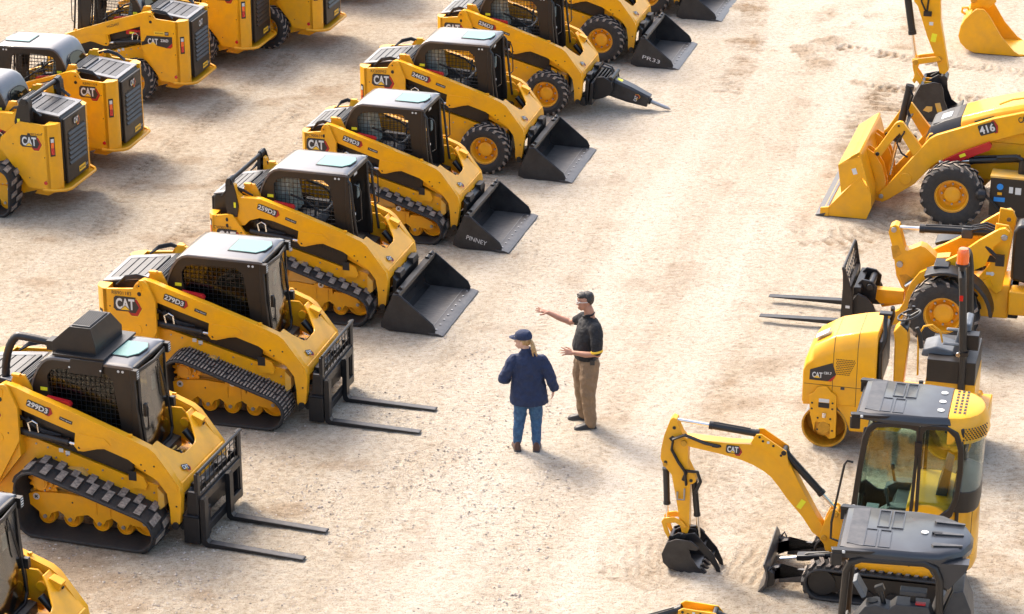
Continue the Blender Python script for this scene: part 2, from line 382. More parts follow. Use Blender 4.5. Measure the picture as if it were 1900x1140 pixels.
def loader(name, label, cat, loc, deg, scale=1., kind='track', cab='open', att='bucket', num='', serial='', vs=-1, group=None,
           tread='block', tw=.32, lift='vertical', bolt='', ac=False, tower_badge='hex', vis_rear=False, scrawl='', wide=0., plate='', light=False, tR=.42, shift=0., rear=0.):
    root = thing(name, label, cat, loc, deg, scale, group)
    U = Vector((1, 0, 0)) * (1 if vs < 0 else -1); V = Vector((0, 0, 1))    # decal axes as seen from the shown side
    vy = vs
    # chassis --------------------------------------------------------
    b = B(YEL)
    hw = .56
    b.prism([(-2.05, .36), (-1.75, .27), (.0, .25), (.10, .38), (.12, .55), (.12, .70), (-.15, .755), (-.30, .775), (-1.45, 1.09), (-2.05, 1.12)], -hw, hw)
    b.m(YEL)
    for s in (-1, 1):
        b.prism([(-.24, .64), (-.24, .80), (-.16, .84), (-.06, .80), (-.02, .70), (-.04, .64)], s*.565, s*.60); b.m(GRILL).box((-.20, s*.602, .80), (.10, .004, .12)); b.m(YEL)
        if kind == 'track':
            b.m(YELW).prism([(.12, .40), (.20, .47), (.20, .62), (.12, .70)], s*.30, s*.62)
        b.m(YEL)
    b.m(BLK).prism([(.125, .3), (.165, .32), (.165, .75), (.125, .8)], -.4, .4)
    b.m(STEEL)
    for x, z in ((-1.30, 1.0), (-1.05, .93), (-.6, .80), (-.35, .73), (-1.45, 1.03), (-1.2, .88), (-.8, .78), (-.12, .72), (-.12, .55), (.05, .6)):
        for s in (-1, 1): b.cyl((x, s*.56, z), (x, s*.572, z), .012, n=7)
    b.m(WHT)
    for dx in (0, .085): b.box((-1.13 + dx, vy*.5625, .985 - dx*.28), (.055, .005, .05))
    b.build('chassis', root)
    # side panel, cylinders and hoses between arm and chassis
    b = B(CHAR)
    for s in (-1, 1):
        b.prism([(-1.58, 1.14), (-1.58, 1.50), (-.30, 1.16), (-.19, 1.08), (-.20, .84), (-.26, .79), (-1.32, 1.09)], s*.50, s*.575)
    if lift == 'radial':
        b.m(GRILL)
        for k in range(16): b.box((-.98 + k*.042, vy*.577, 1.165 - k*.012), (.022, .006, .05))
    b.build('side_cover', root, bevel=.015)
    for s in (-1, 1):
        b = B(CHAR).cyl((-1.62, s*.62, 1.20), (-.98, s*.62, 1.13), .045, n=14)
        b.m(CHR).cyl((-.99, s*.62, 1.131), (-.84, s*.62, 1.115), .026, n=12)
        b.m(CHAR).cyl((-.985, s*.62, 1.13), (-1.02, s*.62, 1.134), .052, n=14)
        b.build('lift_cylinder', root)
        b = B(BLK)
        for k in range(3):
            b.tube([(-1.62, s*(.60), 1.33 + .03*k), (-1.50, s*.62, 1.38 - .03*k), (-1.42, s*.62, 1.28), (-1.30, s*.61, 1.24 - .02*k), (-1.1, s*.60, 1.20)], .012, 6)
        b.m(CHR).tube([(-1.48, s*.64, 1.22), (-1.50, s*.64, 1.32), (-1.44, s*.64, 1.36), (-1.38, s*.64, 1.33), (-1.37, s*.64, 1.22)], .011, 6)
        b.build('hose', root)
    # towers ---------------------------------------------------------
    bz = 0; TW = [(-2.36, 1.42), (-1.95, 1.46), (-1.89, 1.45), (-1.62, 1.14), (-1.60, 1.0), (-1.95, .45), (-2.36, .42)] if bolt == 'bar' else TOWER
    bz = 0
    if plate == 'm': TW = [(-2.36, 1.56), (-1.85, 1.60), (-1.50, 1.30), (-1.46, 1.12), (-1.95, .45), (-2.36, .42)]; bz = .14
    for s in (-1, 1):
        b = B(YEL)
        b.prism(TW, s*(.685), s*(.725))
        zt = 1.42 + bz if bolt == 'bar' else 1.65
        b.prism([(-2.36, zt), (-2.36, .42), (-2.30, .42), (-2.30, zt)], s*.50, s*.684)
        # chamfered rear corner
        pl = [(-2.36, s*.725), (-2.47, s*.64), (-2.50, s*.56), (-2.50, s*.50), (-2.30, s*.50), (-2.30, s*.725)]
        b.prism(pl, .40, zt + .01, 'z')
        b.prism([(-1.62, 1.54 if bolt != 'bar' else 1.1), (-1.60, .90), (-1.95, .45), (-2.30, .42), (-2.30, 1.4)], s*.56, s*.684)
        b.m(BLK)
        for x, z in (((-2.02, 1.38), (-2.02, 1.29)) if bolt == 'bar' else ((-1.80, 1.735), (-1.80, 1.625))): b.cyl((x, s*.726, z), (x, s*.733, z), .013 if z > 1.7 else .03, n=14)
        for x, z in ((-2.28, .58), (-1.98, .62), (-2.28, 1.0), (-1.72, 1.2), (-2.26, 1.42)): b.cyl((x, s*.724, z), (x, s*.729, z), .011, n=8)
        if bolt != 'bar': b.m(YEL).tube([(-1.83, s*.728, 1.70), (-1.845, s*.73, 1.745), (-1.80, s*.73, 1.785), (-1.755, s*.73, 1.745), (-1.77, s*.728, 1.66)], .008, 6)
        b.m(YEL).cyl((-1.85, s*.724, 1.13), (-1.85, s*.732, 1.13), .062, n=20)
        b.m(REDL).cyl((-2.27, s*.724, .55), (-2.27, s*.735, .55), .032, n=16)
        tw_o = b.build('loader_tower', root, bevel=.008)
        b = B(GRILL); q = Matrix.Rotation(-s*atan2(.085, .11) if s > 0 else atan2(.085, .11), 3, 'Z')
        cx, cy = -2.415, s*.6825; nrm = Vector((-.085, s*.11, 0)).normalized(); tan = Vector((-.11, -s*.085, 0)).normalized()
        def fq(m, h0, h1, w0, off):
            b.m(m); c = Vector((cx, cy, 0))
            b.add([c + tan*w0 + nrm*off + V*h0, c - tan*w0 + nrm*off + V*h0, c - tan*w0 + nrm*off + V*h1, c + tan*w0 + nrm*off + V*h1], [[0, 1, 2, 3]])
        fq(GRILL, 1.02, 1.36, .042, .004); fq(REDL, 1.05, 1.16, .026, .012); fq(ORG, 1.165, 1.26, .026, .012); fq(WHT, 1.265, 1.33, .026, .012)
        b.build('tail_light', tw_o)
    # hood and rear door ----------------------------------------------
    b = B(CHAR)
    b.prism([(-2.50, .50), (-2.50, 1.58), (-2.46, 1.64), (-1.56, 1.76), (-1.56, 1.2), (-2.30, .50)], -.44, .44)
    b.build('engine_housing', root, bevel=.02)
    b = B(HOOD)
    P = lambda x: 1.645 + (x + 2.46)*.12/.90
    b.frame([(-2.47, -.47), (-1.98, -.47), (-1.60, -.44), (-1.60, .44), (-1.98, .47), (-2.47, .47)],
            [(-2.40, -.36), (-2.05, -.36), (-1.86, -.36), (-1.86, .36), (-2.05, .36), (-2.40, .36)], 0, .02, 'z')
    b.v = [(x, y, z + P(x)) for x, y, z in b.v]
    b.m(GRILL); o = len(b.v); b.prism([(-2.41, -.37), (-1.85, -.37), (-1.85, .37), (-2.41, .37)], 0, .006, 'z')
    b.m(SLAT)
    for k in range(4):
        xa = -2.392 + k*.134; b.prism([(xa, -.355), (xa + .112, -.355), (xa + .112, .355), (xa, .355)], .003, .016, 'z')
    b.m(BLK).prism([(-1.82, -.30), (-1.75, -.30), (-1.75, .30), (-1.82, .30)], .02, .05, 'z')
    for k in range(4): b.m(SLAT).prism([(-1.72 + k*.03, -.40), (-1.705 + k*.03, -.40), (-1.705 + k*.03, .40), (-1.72 + k*.03, .40)], .02, .04, 'z')
    b.v[o:] = [(x, y, z + P(x)) for x, y, z in b.v[o:]]
    b.build('hood', root, bevel=.006)
    b = B(CHAR)
    b.prism([(-.43, .47), (.43, .47), (.43, 1.60), (-.43, 1.60)], -2.50, -2.545, 'x')
    b.build('rear_door', root, bevel=.012)
    b = B(GRILL)
    b.prism([(-.33, .76), (.33, .76), (.33, 1.36), (-.33, 1.36)], -2.545, -2.549, 'x')
    for k in range(7):
        b.m(CHAR).box((-2.558, 0, .80 + k*.085), (.008, .66, .052), Matrix.Rotation(radians(38), 3, 'Y'))
    b.build('rear_grille', root)
    if vis_rear:
        b = B(); O = Vector((-2.549, -.18, .58)); Uy = Vector((0, -1, 0))
        poly2(b, [(-.16, -.05), (.10, -.05), (.10, .05), (-.16, .05)], O, Uy, V, TYEL, .002)
        poly2(b, [(.10, -.05), (.20, -.05), (.20, .05), (.10, .05)], O, Uy, V, DBLK, .002)
        put_text(b, 'MUSTANG', O + Uy*(-.03), Uy, V, .035, .22, DBLK, .004); put_text(b, 'CAT', O + Uy*.15, Uy, V, .04, .075, WHT, .004)
        b.build('dealer_plate', root, smooth=False)
        cat_badge(root, Vector((-2.549, -.0, 1.47)), Uy, V, .10) if tower_badge == 'hex' else stencil(root, 'CAT', (-2.549, 0, 1.47), Uy, V, .12, .2, WHT, 'badge', .03)
    b = B(YEL)
    b.tube([(-2.22, -.735, .43), (-2.42, -.70, .42), (-2.56, -.60, .41), (-2.62, -.50, .41), (-2.62, .50, .41), (-2.56, .60, .41), (-2.42, .70, .42), (-2.22, .735, .43)], .030, 8)
    b.prism([(-2.60, -.52), (-2.60, .52), (-2.45, .62), (-2.35, .62), (-2.35, -.62), (-2.45, -.62)], .385, .415, 'z')
    b.prism([(-2.45, .39), (-2.05, .39), (-1.95, .27), (-2.2, .25)], -.52, .52)
    b.build('rear_bumper', root, bevel=.006)
    # lift arms ------------------------------------------------------
    A = ARM
    if bolt == 'bar':
        A = [(-1.90, 1.90), (-1.85, 1.88), (-1.79, 1.76), (-1.72, 1.71)] + ARM[3:-3] + [(-1.45, 1.43), (-1.60, 1.38), (-1.68, 1.30), (-1.78, 1.28), (-1.86, 1.36), (-1.92, 1.50)]
        for s in (-1, 1):
            b = B(CHAR); b.prism([(-2.04, 1.93), (-2.00, 1.99), (-1.93, 2.0), (-1.88, 1.95), (-1.82, 1.80), (-1.76, 1.58), (-1.80, 1.42), (-2.02, 1.42), (-2.05, 1.60)], s*.676, s*.70)
            b.prism([(-2.04, 1.93), (-2.0, 1.99), (-1.96, 1.99), (-1.97, 1.42), (-2.02, 1.42), (-2.05, 1.60)], s*.56, s*.676); b.m(BLK).cyl((-1.96, s*.54, 1.94), (-1.96, s*.72, 1.94), .055, n=16)
            b.m(LBL).box((-1.84, s*.702, 1.60), (.05, .003, .08)); b.build('crossbar_post', root, bevel=.008)
        b = B(BLK).cyl((-1.96, -.56, 1.94), (-1.96, .56, 1.94), .038, n=14); b.build('crossbar', root)
    for s in (-1, 1):
        b = B(YEL)
        b.prism(A, s*.575, s*.675)
        b.prism([(x, z) for x, z in [(-.55, 1.155), (-.80, 1.10), (-.86, 1.15), (-.835, 1.29), (-.50, 1.27), (-.42, 1.19)]], s*.675, s*.686)
        b.prism([(-.42, 1.30), (-.14, 1.25), (-.02, 1.18), (-.42, 1.27)], s*.675, s*.679)
        b.prism([(.10, 1.13), (.16, 1.12), (.40, .79), (.40, .72), (.33, .74)], s*.675, s*.683)   # gusset at the knee
        b.box((-.19, s*.625, 1.335), (.05, .03, .03))
        b.m(BLK)
        for x, z in ((-.83, 1.11), (-.045, 1.0), (.38, .52), (.12, 1.0), (.0, .93)): b.cyl((x, s*.675, z), (x, s*.681, z), .012 if x != -.83 else .016, n=8)
        b.m(BLK).cyl((.36, s*.54, .27), (.36, s*.70, .27), .045, n=12)
        ao = b.build('lift_arm', root, bevel=.014)
    b = B()
    d = Vector((.91, 0, -.414)).normalized(); d2 = Vector((.91, 0, -.41)).normalized()
    ang = 22.5
    if vy:
        O = Vector((-1.335, vy*.676, 1.565)); Ux = Vector((cos(radians(-17.5)), 0, sin(radians(-17.5))));
        if vs > 0: O = Vector((-1.22, vy*.676, 1.535)); Ux = -Ux
        Vx = Vector((sin(radians(17.5)), 0, cos(radians(17.5))))
        if num and vis_rear != 'old': num_badge(root, num, O, Ux, Vx, .07, .27)
        O2 = Vector((-.98, vy*.676, 1.44))
        b = B(); poly2(b, [(-.085, -.022), (.085, -.022), (.085, .022), (-.085, .022)], O2, Ux, Vx, DBLK, .003)
        put_text(b, 'Two Speed', O2, Ux, Vx, .02, .14, WHT, .005)
        if vis_rear != 'old': b.build('speed_label', root, smooth=False)
    # cross plate between the arms (open in the middle)
    b = B(YEL); L = .555
    plan = [(0, -.60), (0, -.42), (.12, -.36), (.30, -.22), (.33, -.15), (.33, .15), (.30, .22), (.12, .36), (0, .42), (0, .60), (L, .60), (L, -.60)]
    dx, dz = (.422-.057)/L, (.80-1.215)/L
    for t0 in (0, 1):
        pass
    vsx = [(.057 + u*dx - k*.03*.7, y, 1.215 + u*dz - k*.03*.65) for k in (0, 1) for u, y in plan]; n = len(plan)
    b.add(vsx, [list(range(n))[::-1], list(range(n, 2*n))] + [[i, (i+1) % n, n + (i+1) % n, n + i] for i in range(n)])
    b.prism([(.405, .80), (.437, .80), (.445, .66), (.41, .66)], -.60, .60)
    b.build('arm_cross_plate', root, bevel=.010)
    b = B(YEL); b.box((.16, .50, 1.10), (.15, .12, .11), Matrix.Rotation(radians(24), 3, 'Y')); b.m(BLK).cyl((.23, .50, 1.06), (.245, .50, 1.052), .022, n=10);
    b.build('arm_stop', root, bevel=.006)
    mid = Vector((.057 + .44*dx, vy*.36, 1.215 + .44*dz))
    if vs < 0: cat_badge(root, mid + Vector((.02, 0, .0)), Vector((-.1, 1, 0)).normalized()*-1 if False else Vector((.35, .9, -.2)).normalized(), Vector((-dx, .25, -dz)).normalized(), .055)
    # front chassis step, pedals area
    b = B(YEL)
    for s in (-1, 1):
        b.prism([(-.25, .90), (-.18, 1.22), (-.05, 1.22), (.12, 1.05), (.20, .82), (.14, .72)], s*.505, s*.535)
        b.cyl((.0, s*.46, 1.05), (.0, s*.51, 1.05), .06, n=14)
    b.m(YELW)
    for k in range(5): b.box((-.02 + k*.045, 0, .90 - k*.02), (.022, .30, .03))
    b.m(BLK).prism([(-.20, .96), (.0, .92), (.0, .80), (-.20, .80)], -.36, .36)
    b.build('front_step', root, bevel=.006)
    for s in (-1, 1):
        b = B(BLK); b.cyl((.06, s*.33, 1.02), (.34, s*.33, .70), .045, n=14)
        b.m(CHR).cyl((.33, s*.33, .71), (.46, s*.33, .56), .022, n=10)
        b.build('tilt_cylinder', root)
    b = B(BLK)
    for k in range(3): b.tube([(.05, vy*(.1 + .05*k), .95), (.22, vy*(.15 + .05*k), .98 - .05*k), (.36, vy*(.2 + .04*k), .80), (.42, vy*(.2 + .04*k), .62)], .013, 6)
    b.build('hose', root)
    # red arm brace
    b = B(RED)
    b.prism([(-1.34, 1.60), (-1.28, 1.655), (-.99, 1.62), (-.965, 1.59), (-.985, 1.535), (-1.30, 1.54)], vy*.50, vy*.56)
    b.m(WHT).box((-1.12, vy*.562, 1.575), (.10, .003, .02))
    b.build('arm_brace', root, bevel=.008)
    if vs > 0:
        b = B(RED); b.box((-1.47, .60, 1.36), (.46, .05, .10), Matrix.Rotation(radians(-3), 3, 'Y')); b.m(LBL).box((-1.36, .627, 1.35), (.10, .003, .04))
        b.build('arm_brace', root, bevel=.008)
    # brackets by cab rear + hoses over the hood
    for s in (-1, 1):
        b = B(YEL)
        b.prism([(-1.78, 1.72), (-1.72, 1.86), (-1.58, 1.86), (-1.50, 1.70), (-1.50, 1.60)], s*.46, s*.49)
        b.box((-1.68, s*.50, 1.86), (.10, .06, .03))
        b.m(BLK)
        for k in range(3):
            b.tube([(-2.20, s*(.56 + .02*k), 1.68), (-2.06, s*(.58), 1.76 + .02*k), (-1.88, s*.60, 1.80 + .02*k), (-1.72, s*.58, 1.78 + .01*k), (-1.60, s*.52, 1.70)], .014, 6)
        b.build('hose_bracket', root)
    # decals on the tower ----------------------------------------------
    if tower_badge == 'hex':
        cat_badge(root, Vector((-2.02, vy*.726, 1.47 - (.34 if bolt == 'bar' else 0) + bz)), U, V, .155)
    else:
        b = B(); O = Vector((-1.93, vy*.726, 1.24))
        poly2(b, [(-.34, -.10), (-.22, .11), (.30, .11), (.30, -.01), (.18, -.12), (-.34, -.02)], O, U, V, DBLK, .003)
        poly2(b, [(.18, -.12), (.30, -.01), (.30, -.08), (.26, -.12)], O, U, V, RED, .004)
        put_text(b, 'CAT', O + U*(-.10) + V*.0, U, V, .12, .21, WHT, .006, .035); poly2(b, [(-.17, -.06), (-.03, -.06), (-.10, -.005)], O, U, V, TYEL, .008)
        put_text(b, '236D', O + U*.14 + V*.03, U, V, .06, .16, WHT, .006, .03)
        b.build('badge', root, smooth=False)
        b = B(); O = Vector((-1.98, vy*.726, 1.41)); poly2(b, [(-.12, -.035), (.10, -.035), (.10, .035), (-.12, .035)], O, U, V, TYEL, .003)
        poly2(b, [(.10, -.035), (.18, -.035), (.18, .035), (.10, .035)], O, U, V, DBLK, .003)
        put_text(b, 'MUSTANG', O + U*(-.01), U, V, .025, .17, DBLK, .005); put_text(b, 'CAT', O + U*.14, U, V, .03, .06, WHT, .005)
        b.build('dealer_plate', root, smooth=False)
    if serial:
        if vis_rear == 'old': stencil(root, serial, (-1.0, vy*.676, 1.49), (-cos(radians(-17.5)), 0, -sin(radians(-17.5))), (sin(radians(17.5)), 0, cos(radians(17.5))), .05, .27)
        else: stencil(root, serial, (-2.07 - (.05 if bolt == 'bar' else 0), vy*.726, 1.618 - (.365 if bolt == 'bar' else 0) + bz), U, V, .048, .27)
    # cab ------------------------------------------------------------
    b = B(CHAR)
    for s in (-1, 1): b.frame(CAB_O, CAB_I, s*.385, s*.425)
    b.prism([(-1.50, .95), (-1.53, 1.55), (-1.51, 1.55), (-1.47, .95)], -.385, .385)           # rear wall
    b.prism([(-1.45, .92), (-.19, .92), (-.19, .96), (-1.45, .96)], -.42, .42)                   # floor
    if cab == 'closed': b.prism([(-.215, .95), (-.19, .95), (-.19, 1.10), (-.215, 1.10)], -.385, .385)
    b.m(WHT)
    for dx in (0, .055): b.cyl((-.39 + dx, vy*.425, 2.035), (-.39 + dx, vy*.43, 2.035), .016, n=12)
    b.m(LBL).box((-1.37, vy*.427, 1.69), (.09, .004, .045))
    b.build('cab_frame', root, bevel=.010)
    for s in (-1, 1):
        b = B(BLK); grid_bars(b, scl(CAB_I, 1.0), s*.40); b.build('window_mesh', root, smooth=False)
    if cab == 'closed':
        for s in (-1, 1):
            b = B(GLSD); b.prism(scl(CAB_I, 1.03), s*.378, s*.383); b.build('side_window', root)
    # roof: rounded at the rear
    b = B(ROOF)
    up = [(-1.545, 1.60), (-1.535, 1.70), (-1.495, 1.83), (-1.44, 1.95), (-1.375, 2.045), (-1.30, 2.095), (-1.22, 2.112), (-.24, 2.112), (-.19, 2.105)]
    lo = [(-.20, 2.08), (-1.22, 2.085), (-1.29, 2.068), (-1.355, 2.02), (-1.42, 1.93), (-1.475, 1.82), (-1.515, 1.70), (-1.525, 1.60)]
    inn = [(-1.545, 1.60), (-1.535, 1.70), (-1.495, 1.83), (-1.44, 1.95), (-1.375, 2.06), (-1.30, 2.115), (-1.22, 2.135), (-.30, 2.135), (-.24, 2.115)]
    # body of the roof as lofted sections across y: lower at the rims, higher in the middle
    rings = []
    for y, k in ((-.445, 0), (-.435, .45), (-.37, .75), (-.33, 1), (.33, 1), (.37, .75), (.435, .45), (.445, 0)):
        rings.append([(a[0] + (c[0]-a[0])*k + (.0 if abs(y) > .4 else 0), y, a[1] + (c[1]-a[1])*k) for a, c in zip(up, inn)] + [(x, y, z) for x, z in lo])
    b.loft(rings)
    ro = b.build('cab_roof', root)
    b = B(BLK); hp = [(-.74, -.20), (-.36, -.22), (-.27, -.10), (-.25, .10), (-.30, .22), (-.74, .22)]
    b.prism(scl(hp, 1.05), 2.133, 2.146, 'z'); b.m(HATCH).prism(hp, 2.140, 2.152, 'z')
    b.build('roof_hatch', ro, bevel=.004)
    # rear window
    b = B(BLK); q = [(-1.556, 1.62), (-1.52, 1.80), (-1.44, 1.975)]
    oval = [(sin(2*pi*i/24)*.33*(abs(sin(2*pi*i/24))**-.25 if abs(sin(2*pi*i/24)) > .1 else 1), cos(2*pi*i/24)) for i in range(24)]
    def rp(y, t, o):
        z = 1.80 + t*.15; x = -1.515 + (z - 1.80)*.42 - o*.95 - (.012 if abs(t) < .7 else 0)
        return (x, y, z + o*.3)
    for m_, k, o_ in ((BLK, 1.0, .012), (GLS if False else GLSD, .90, .02)):
        b.m(m_); vv = [rp(y*k, t*k, o_) for y, t in oval] + [rp(y*k, t*k, -.01) for y, t in oval]
        b.add(vv, [list(range(24)), *[[i, (i+1) % 24, 24 + (i+1) % 24, 24 + i] for i in range(24)]])
    b.build('rear_window', root)
    # front pillars / door
    b = B(CHAR)
    for s in (-1, 1):
        b.prism([(-.245, .95), (-.245, 2.08), (-.19, 2.08), (-.17, 1.6), (-.13, 1.15), (-.13, .95)], s*.385, s*.435)
    b.box((-.215, 0, 2.075), (.06, .80, .06))
    b.build('front_pillar', root, bevel=.012)
    if cab == 'closed':
        b = B(BLK)
        fo = [(-.38, 1.0), (-.38, 1.55), (-.38, 2.06), (0, 2.06), (.38, 2.06), (.38, 1.55), (.38, 1.0), (.25, .93), (-.25, .93)]
        fi = [(y*.90, 1.03 + (z-1.0)*.93) for y, z in fo]
        def bend(y, z): return -.185 + .045*(1 - (y/.4)**2) + .10*max(0, (1.6 - z))/.6*.6
        vv = [(bend(y, z) + t, y, z) for t in (0, .02) for Lp in (fo, fi) for y, z in Lp]; n = len(fo); fs = []
        for i in range(n):
            j = (i+1) % n; fs += [[i, j, n+j, n+i], [2*n+i, 3*n+i, 3*n+j, 2*n+j], [i, 2*n+i, 2*n+j, j], [n+i, n+j, 3*n+j, 3*n+i]]
        b.add(vv, fs)
        b.m(BLK).tube([(-.12, vy*.30, 1.28), (-.085, vy*.33, 1.32), (-.085, vy*.33, 1.58), (-.12, vy*.30, 1.62)], .011, 6)
        b.tube([(-.13, -vy*.1, 2.02), (-.105, -vy*.16, 1.8), (-.09, -vy*.24, 1.5)], .008, 5); b.tube([(-.105, -vy*.10, 1.92), (-.095, -vy*.22, 1.50)], .010, 5)
        b.m(BLK).box((-.11, vy*.34, 1.55), (.04, .05, .16)); b.box((-.11, vy*-.40, 1.35), (.06, .06, .12))
        do = b.build('front_door', root, bevel=.004)
        b = B(GLSF); ys = [-.36 + .09*k for k in range(9)]; zs = [1.0, 1.2, 1.4, 1.6, 1.8, 2.03]
        b.add([(bend(y, z) + .008, y*.96, z) for z in zs for y in ys], [[r*9 + c, r*9 + c + 1, (r+1)*9 + c + 1, (r+1)*9 + c] for r in range(5) for c in range(8)])
        b.build('door_glass', do)
        for s in (-1, 1):
            b = B(CHAR); b.box((-.17, s*.44, 2.03), (.07, .07, .12)); b.m(WHT).box((-.133, s*.44, 2.03), (.006, .05, .09)); b.m(GRILL)
            for k in range(3): b.box((-.128, s*.44, 2.0 + k*.03), (.005, .056, .008))
            b.build('work_light', root)
    else:
        for s in (-1, 1):
            b = B(BLK)
            b.tube([(-.20, s*.44, 2.03), (-.155, s*.445, 1.98), (-.13, s*.45, 1.70), (-.10, s*.45, 1.40), (-.05, s*.44, 1.02)], .020, 8)
            b.tube([(-.13, s*.36, 1.95), (-.05, s*.38, 1.92), (-.03, s*.38, 1.85), (-.02, s*.38, 1.45), (-.08, s*.38, 1.40)], .010, 6)
            b.m(WHT).box((-.10, s*.452, 1.55), (.03, .005, .035))
            b.build('grab_bar', root)
        b = B(BLK)
        b.box((-.26, 0, 2.0), (.05, .16, .09)); b.m(WHT).box((-.232, 0, 2.0), (.004, .12, .06))
        b.build('work_light', root)
    # seat and controls
    b = B(SEATG if cab == 'open' and vs < 0 else SEAT)
    b.m(SEAT).prism([(-1.20, 1.10), (-1.18, 1.30), (-.78, 1.32), (-.72, 1.22), (-.80, 1.10)], -.25, .25)
    b.m(SEAT).prism([(-1.36, 1.28), (-1.34, 1.72), (-1.30, 1.86), (-1.22, 1.86), (-1.20, 1.66), (-1.14, 1.32)], -.22, .22)
    if cab == 'open': b.m(WRAP).prism([(-1.385, 1.40), (-1.37, 1.86), (-1.32, 1.93), (-1.20, 1.93), (-1.17, 1.70), (-1.11, 1.36)], -.24, .24)
    for s in (-1, 1):
        b.m(SEAT).prism([(-1.15, 1.30), (-1.10, 1.44), (-.75, 1.42), (-.68, 1.36), (-.72, 1.25)], s*.27, s*.37)
        b.cyl((-.74, s*.32, 1.40), (-.72, s*.31, 1.56), .016, n=8); b.cyl((-.72, s*.31, 1.55), (-.715, s*.31, 1.62), .028, .02, n=10)
    b.build('operator_seat', root, bevel=.02)
    b = B(BLK)
    b.tube([(-1.10, -.33, 1.70), (-.85, -.34, 1.62), (-.66, -.33, 1.48), (-.62, -.20, 1.46), (-.62, .20, 1.46), (-.66, .33, 1.48), (-.85, .34, 1.62), (-1.10, .33, 1.70)], .018, 8)
    b.build('lap_bar', root)
    b = B(BLK); b.box((-.33, -vy*.30, 1.62), (.05, .12, .22)); b.m(BLUE if False else WRAP).box((-.30, -vy*.30, 1.62), (.01, .09, .18)); b.build('display', root)
    # running gear -----------------------------------------------------
    if kind == 'track':
        W2 = .99 if tw > .4 else .87
        W2 += wide
        for s in (-1, 1):
            y = s*(W2 - tw/2)
            C3 = [(-1.20 + shift, .62, .245), (-.02, .245, .235), (-1.22 + shift, .205, .195)]
            rubber_track(root, y, tw, C3, tread, 44)
            yf = s*(W2 - tw*.62)
            b = B(YEL)
            rx = [-.30, -.61, -.92 + shift*.6, -1.20 + shift]
            fr = [(-1.40 + shift, .30), (-1.42 + shift, .42), (-1.30 + shift, .47), (-.95 + shift*.5, .50), (-.62, .475), (-.40, .45), (-.39, .36), (-.37, .41), (-.18, .40), (-.03, .33), (.02, .29), (.02, .22), (-.02, .19), (-.18, .20)]
            for q_ in rx: fr += [(q_ + .085, .215), (q_ + .04, .13), (q_ - .04, .13), (q_ - .085, .215), (q_ - .15, .255)]
            fr[-1] = (rx[-1] - .11, .235)
            b.prism(fr, yf - s*.05, yf)
            b.m(YELW).prism([(-1.40 + shift, .46), (-.95, .505), (-.42, .455), (-.42, .40), (-1.40 + shift, .40)], s*(.58), yf - s*.05)
            b.m(YELW).prism([(-1.25 + shift, .5), (-1.10 + shift, .78), (-.85, .80), (-.60, .48)], s*.55, s*.62)
            b.m(YEL).box((-.56, yf + s*.01, .50), (.20, .03, .035)); b.box((-.64, yf + s*.004, .36), (.008, .008, .16)); b.box((-.46, yf + s*.004, .36), (.008, .008, .16))
            tiedown(b, -.56, yf + s*.026, .505, s); tiedown(b, -1.30 + shift, yf + s*.001, .41, s)
            b.m(STEEL)
            for q_ in rx + [-.02]: b.cyl((q_, yf, .165 if q_ < -.1 else .25), (q_, yf + s*.02, .165 if q_ < -.1 else .25), .024, n=10)
            b.m(BLK).cyl((-.95, yf, .39), (-.95, yf + s*.003, .39), .012, n=8)
            b.build('track_frame', root, bevel=.008)
            for x in (-1.20 + shift, -.92 + shift*.6, -.61):
                bb = B(); disc_wheel(bb, x, yf - s*.085, .150, .112, .09, s); bb.build('track_roller', root)
            bb = B(); disc_wheel(bb, -.30, yf - s*.085, .150, .112, .09, s); bb.build('track_roller', root)
            bb = B(); disc_wheel(bb, -.02, yf - s*.10, .245, .19, .10, s); bb.build('idler_wheel', root)
            bb = B(YEL); sx = -1.20 + shift; sz = .62; ns = 15; P = []
            for i in range(ns*4):
                a = 2*pi*i/(ns*4); rr = .205 if i % 4 in (1, 2) else .17; P.append((sx + rr*cos(a), sz + rr*sin(a)))
            bb.prism(P, yf - s*.05, yf - s*.03)
            bb.cyl((sx, yf - s*.05, sz), (sx, yf + s*.0, sz), .14, .13, n=24)
            bb.cyl((sx - .02, yf, sz), (sx - .02, yf + s*.05, sz), .098, n=24); bb.cyl((sx - .02, yf + s*.05, sz), (sx - .02, yf + s*.06, sz), .075, n=24)
            bb.m(STEEL)
            for i in range(9):
                a = 2*pi*i/9; bb.cyl((sx + .118*cos(a), yf, sz + .118*sin(a)), (sx + .118*cos(a), yf + s*.012, sz + .118*sin(a)), .012, n=7)
            bb.build('drive_sprocket', root)
    else:
        for s in (-1, 1):
            for x in (-.20, -1.42):
                tyre_wheel(root, x, s*(.70 + (tR-.42)*.3), s, R=tR, W=.30, rim=.235, lug=20)
    # coupler and attachment -------------------------------------------
    b = B(BLK)
    b.prism([(.44, .20), (.50, .18), (.53, .62), (.47, .68)], -.52, .52)
    for s in (-1, 1):
        b.prism([(.33, .22), (.36, .33), (.50, .45), (.50, .16), (.42, .14)], s*.42, s*.52)
        b.prism([(.33, .25), (.36, .31), (.46, .33), (.48, .19), (.40, .18)], s*.525, s*.60)
        b.box((.50, s*.30, .66), (.10, .22, .10))
        b.cyl((.47, s*.18, .60), (.47, s*.42, .60), .035, n=10)
    b.build('quick_coupler', root, bevel=.008)
    if att == 'bucket': bucket(root, scrawl, vy)
    elif att == 'forks': forks(root)
    elif att == 'hammer': hammer(root)
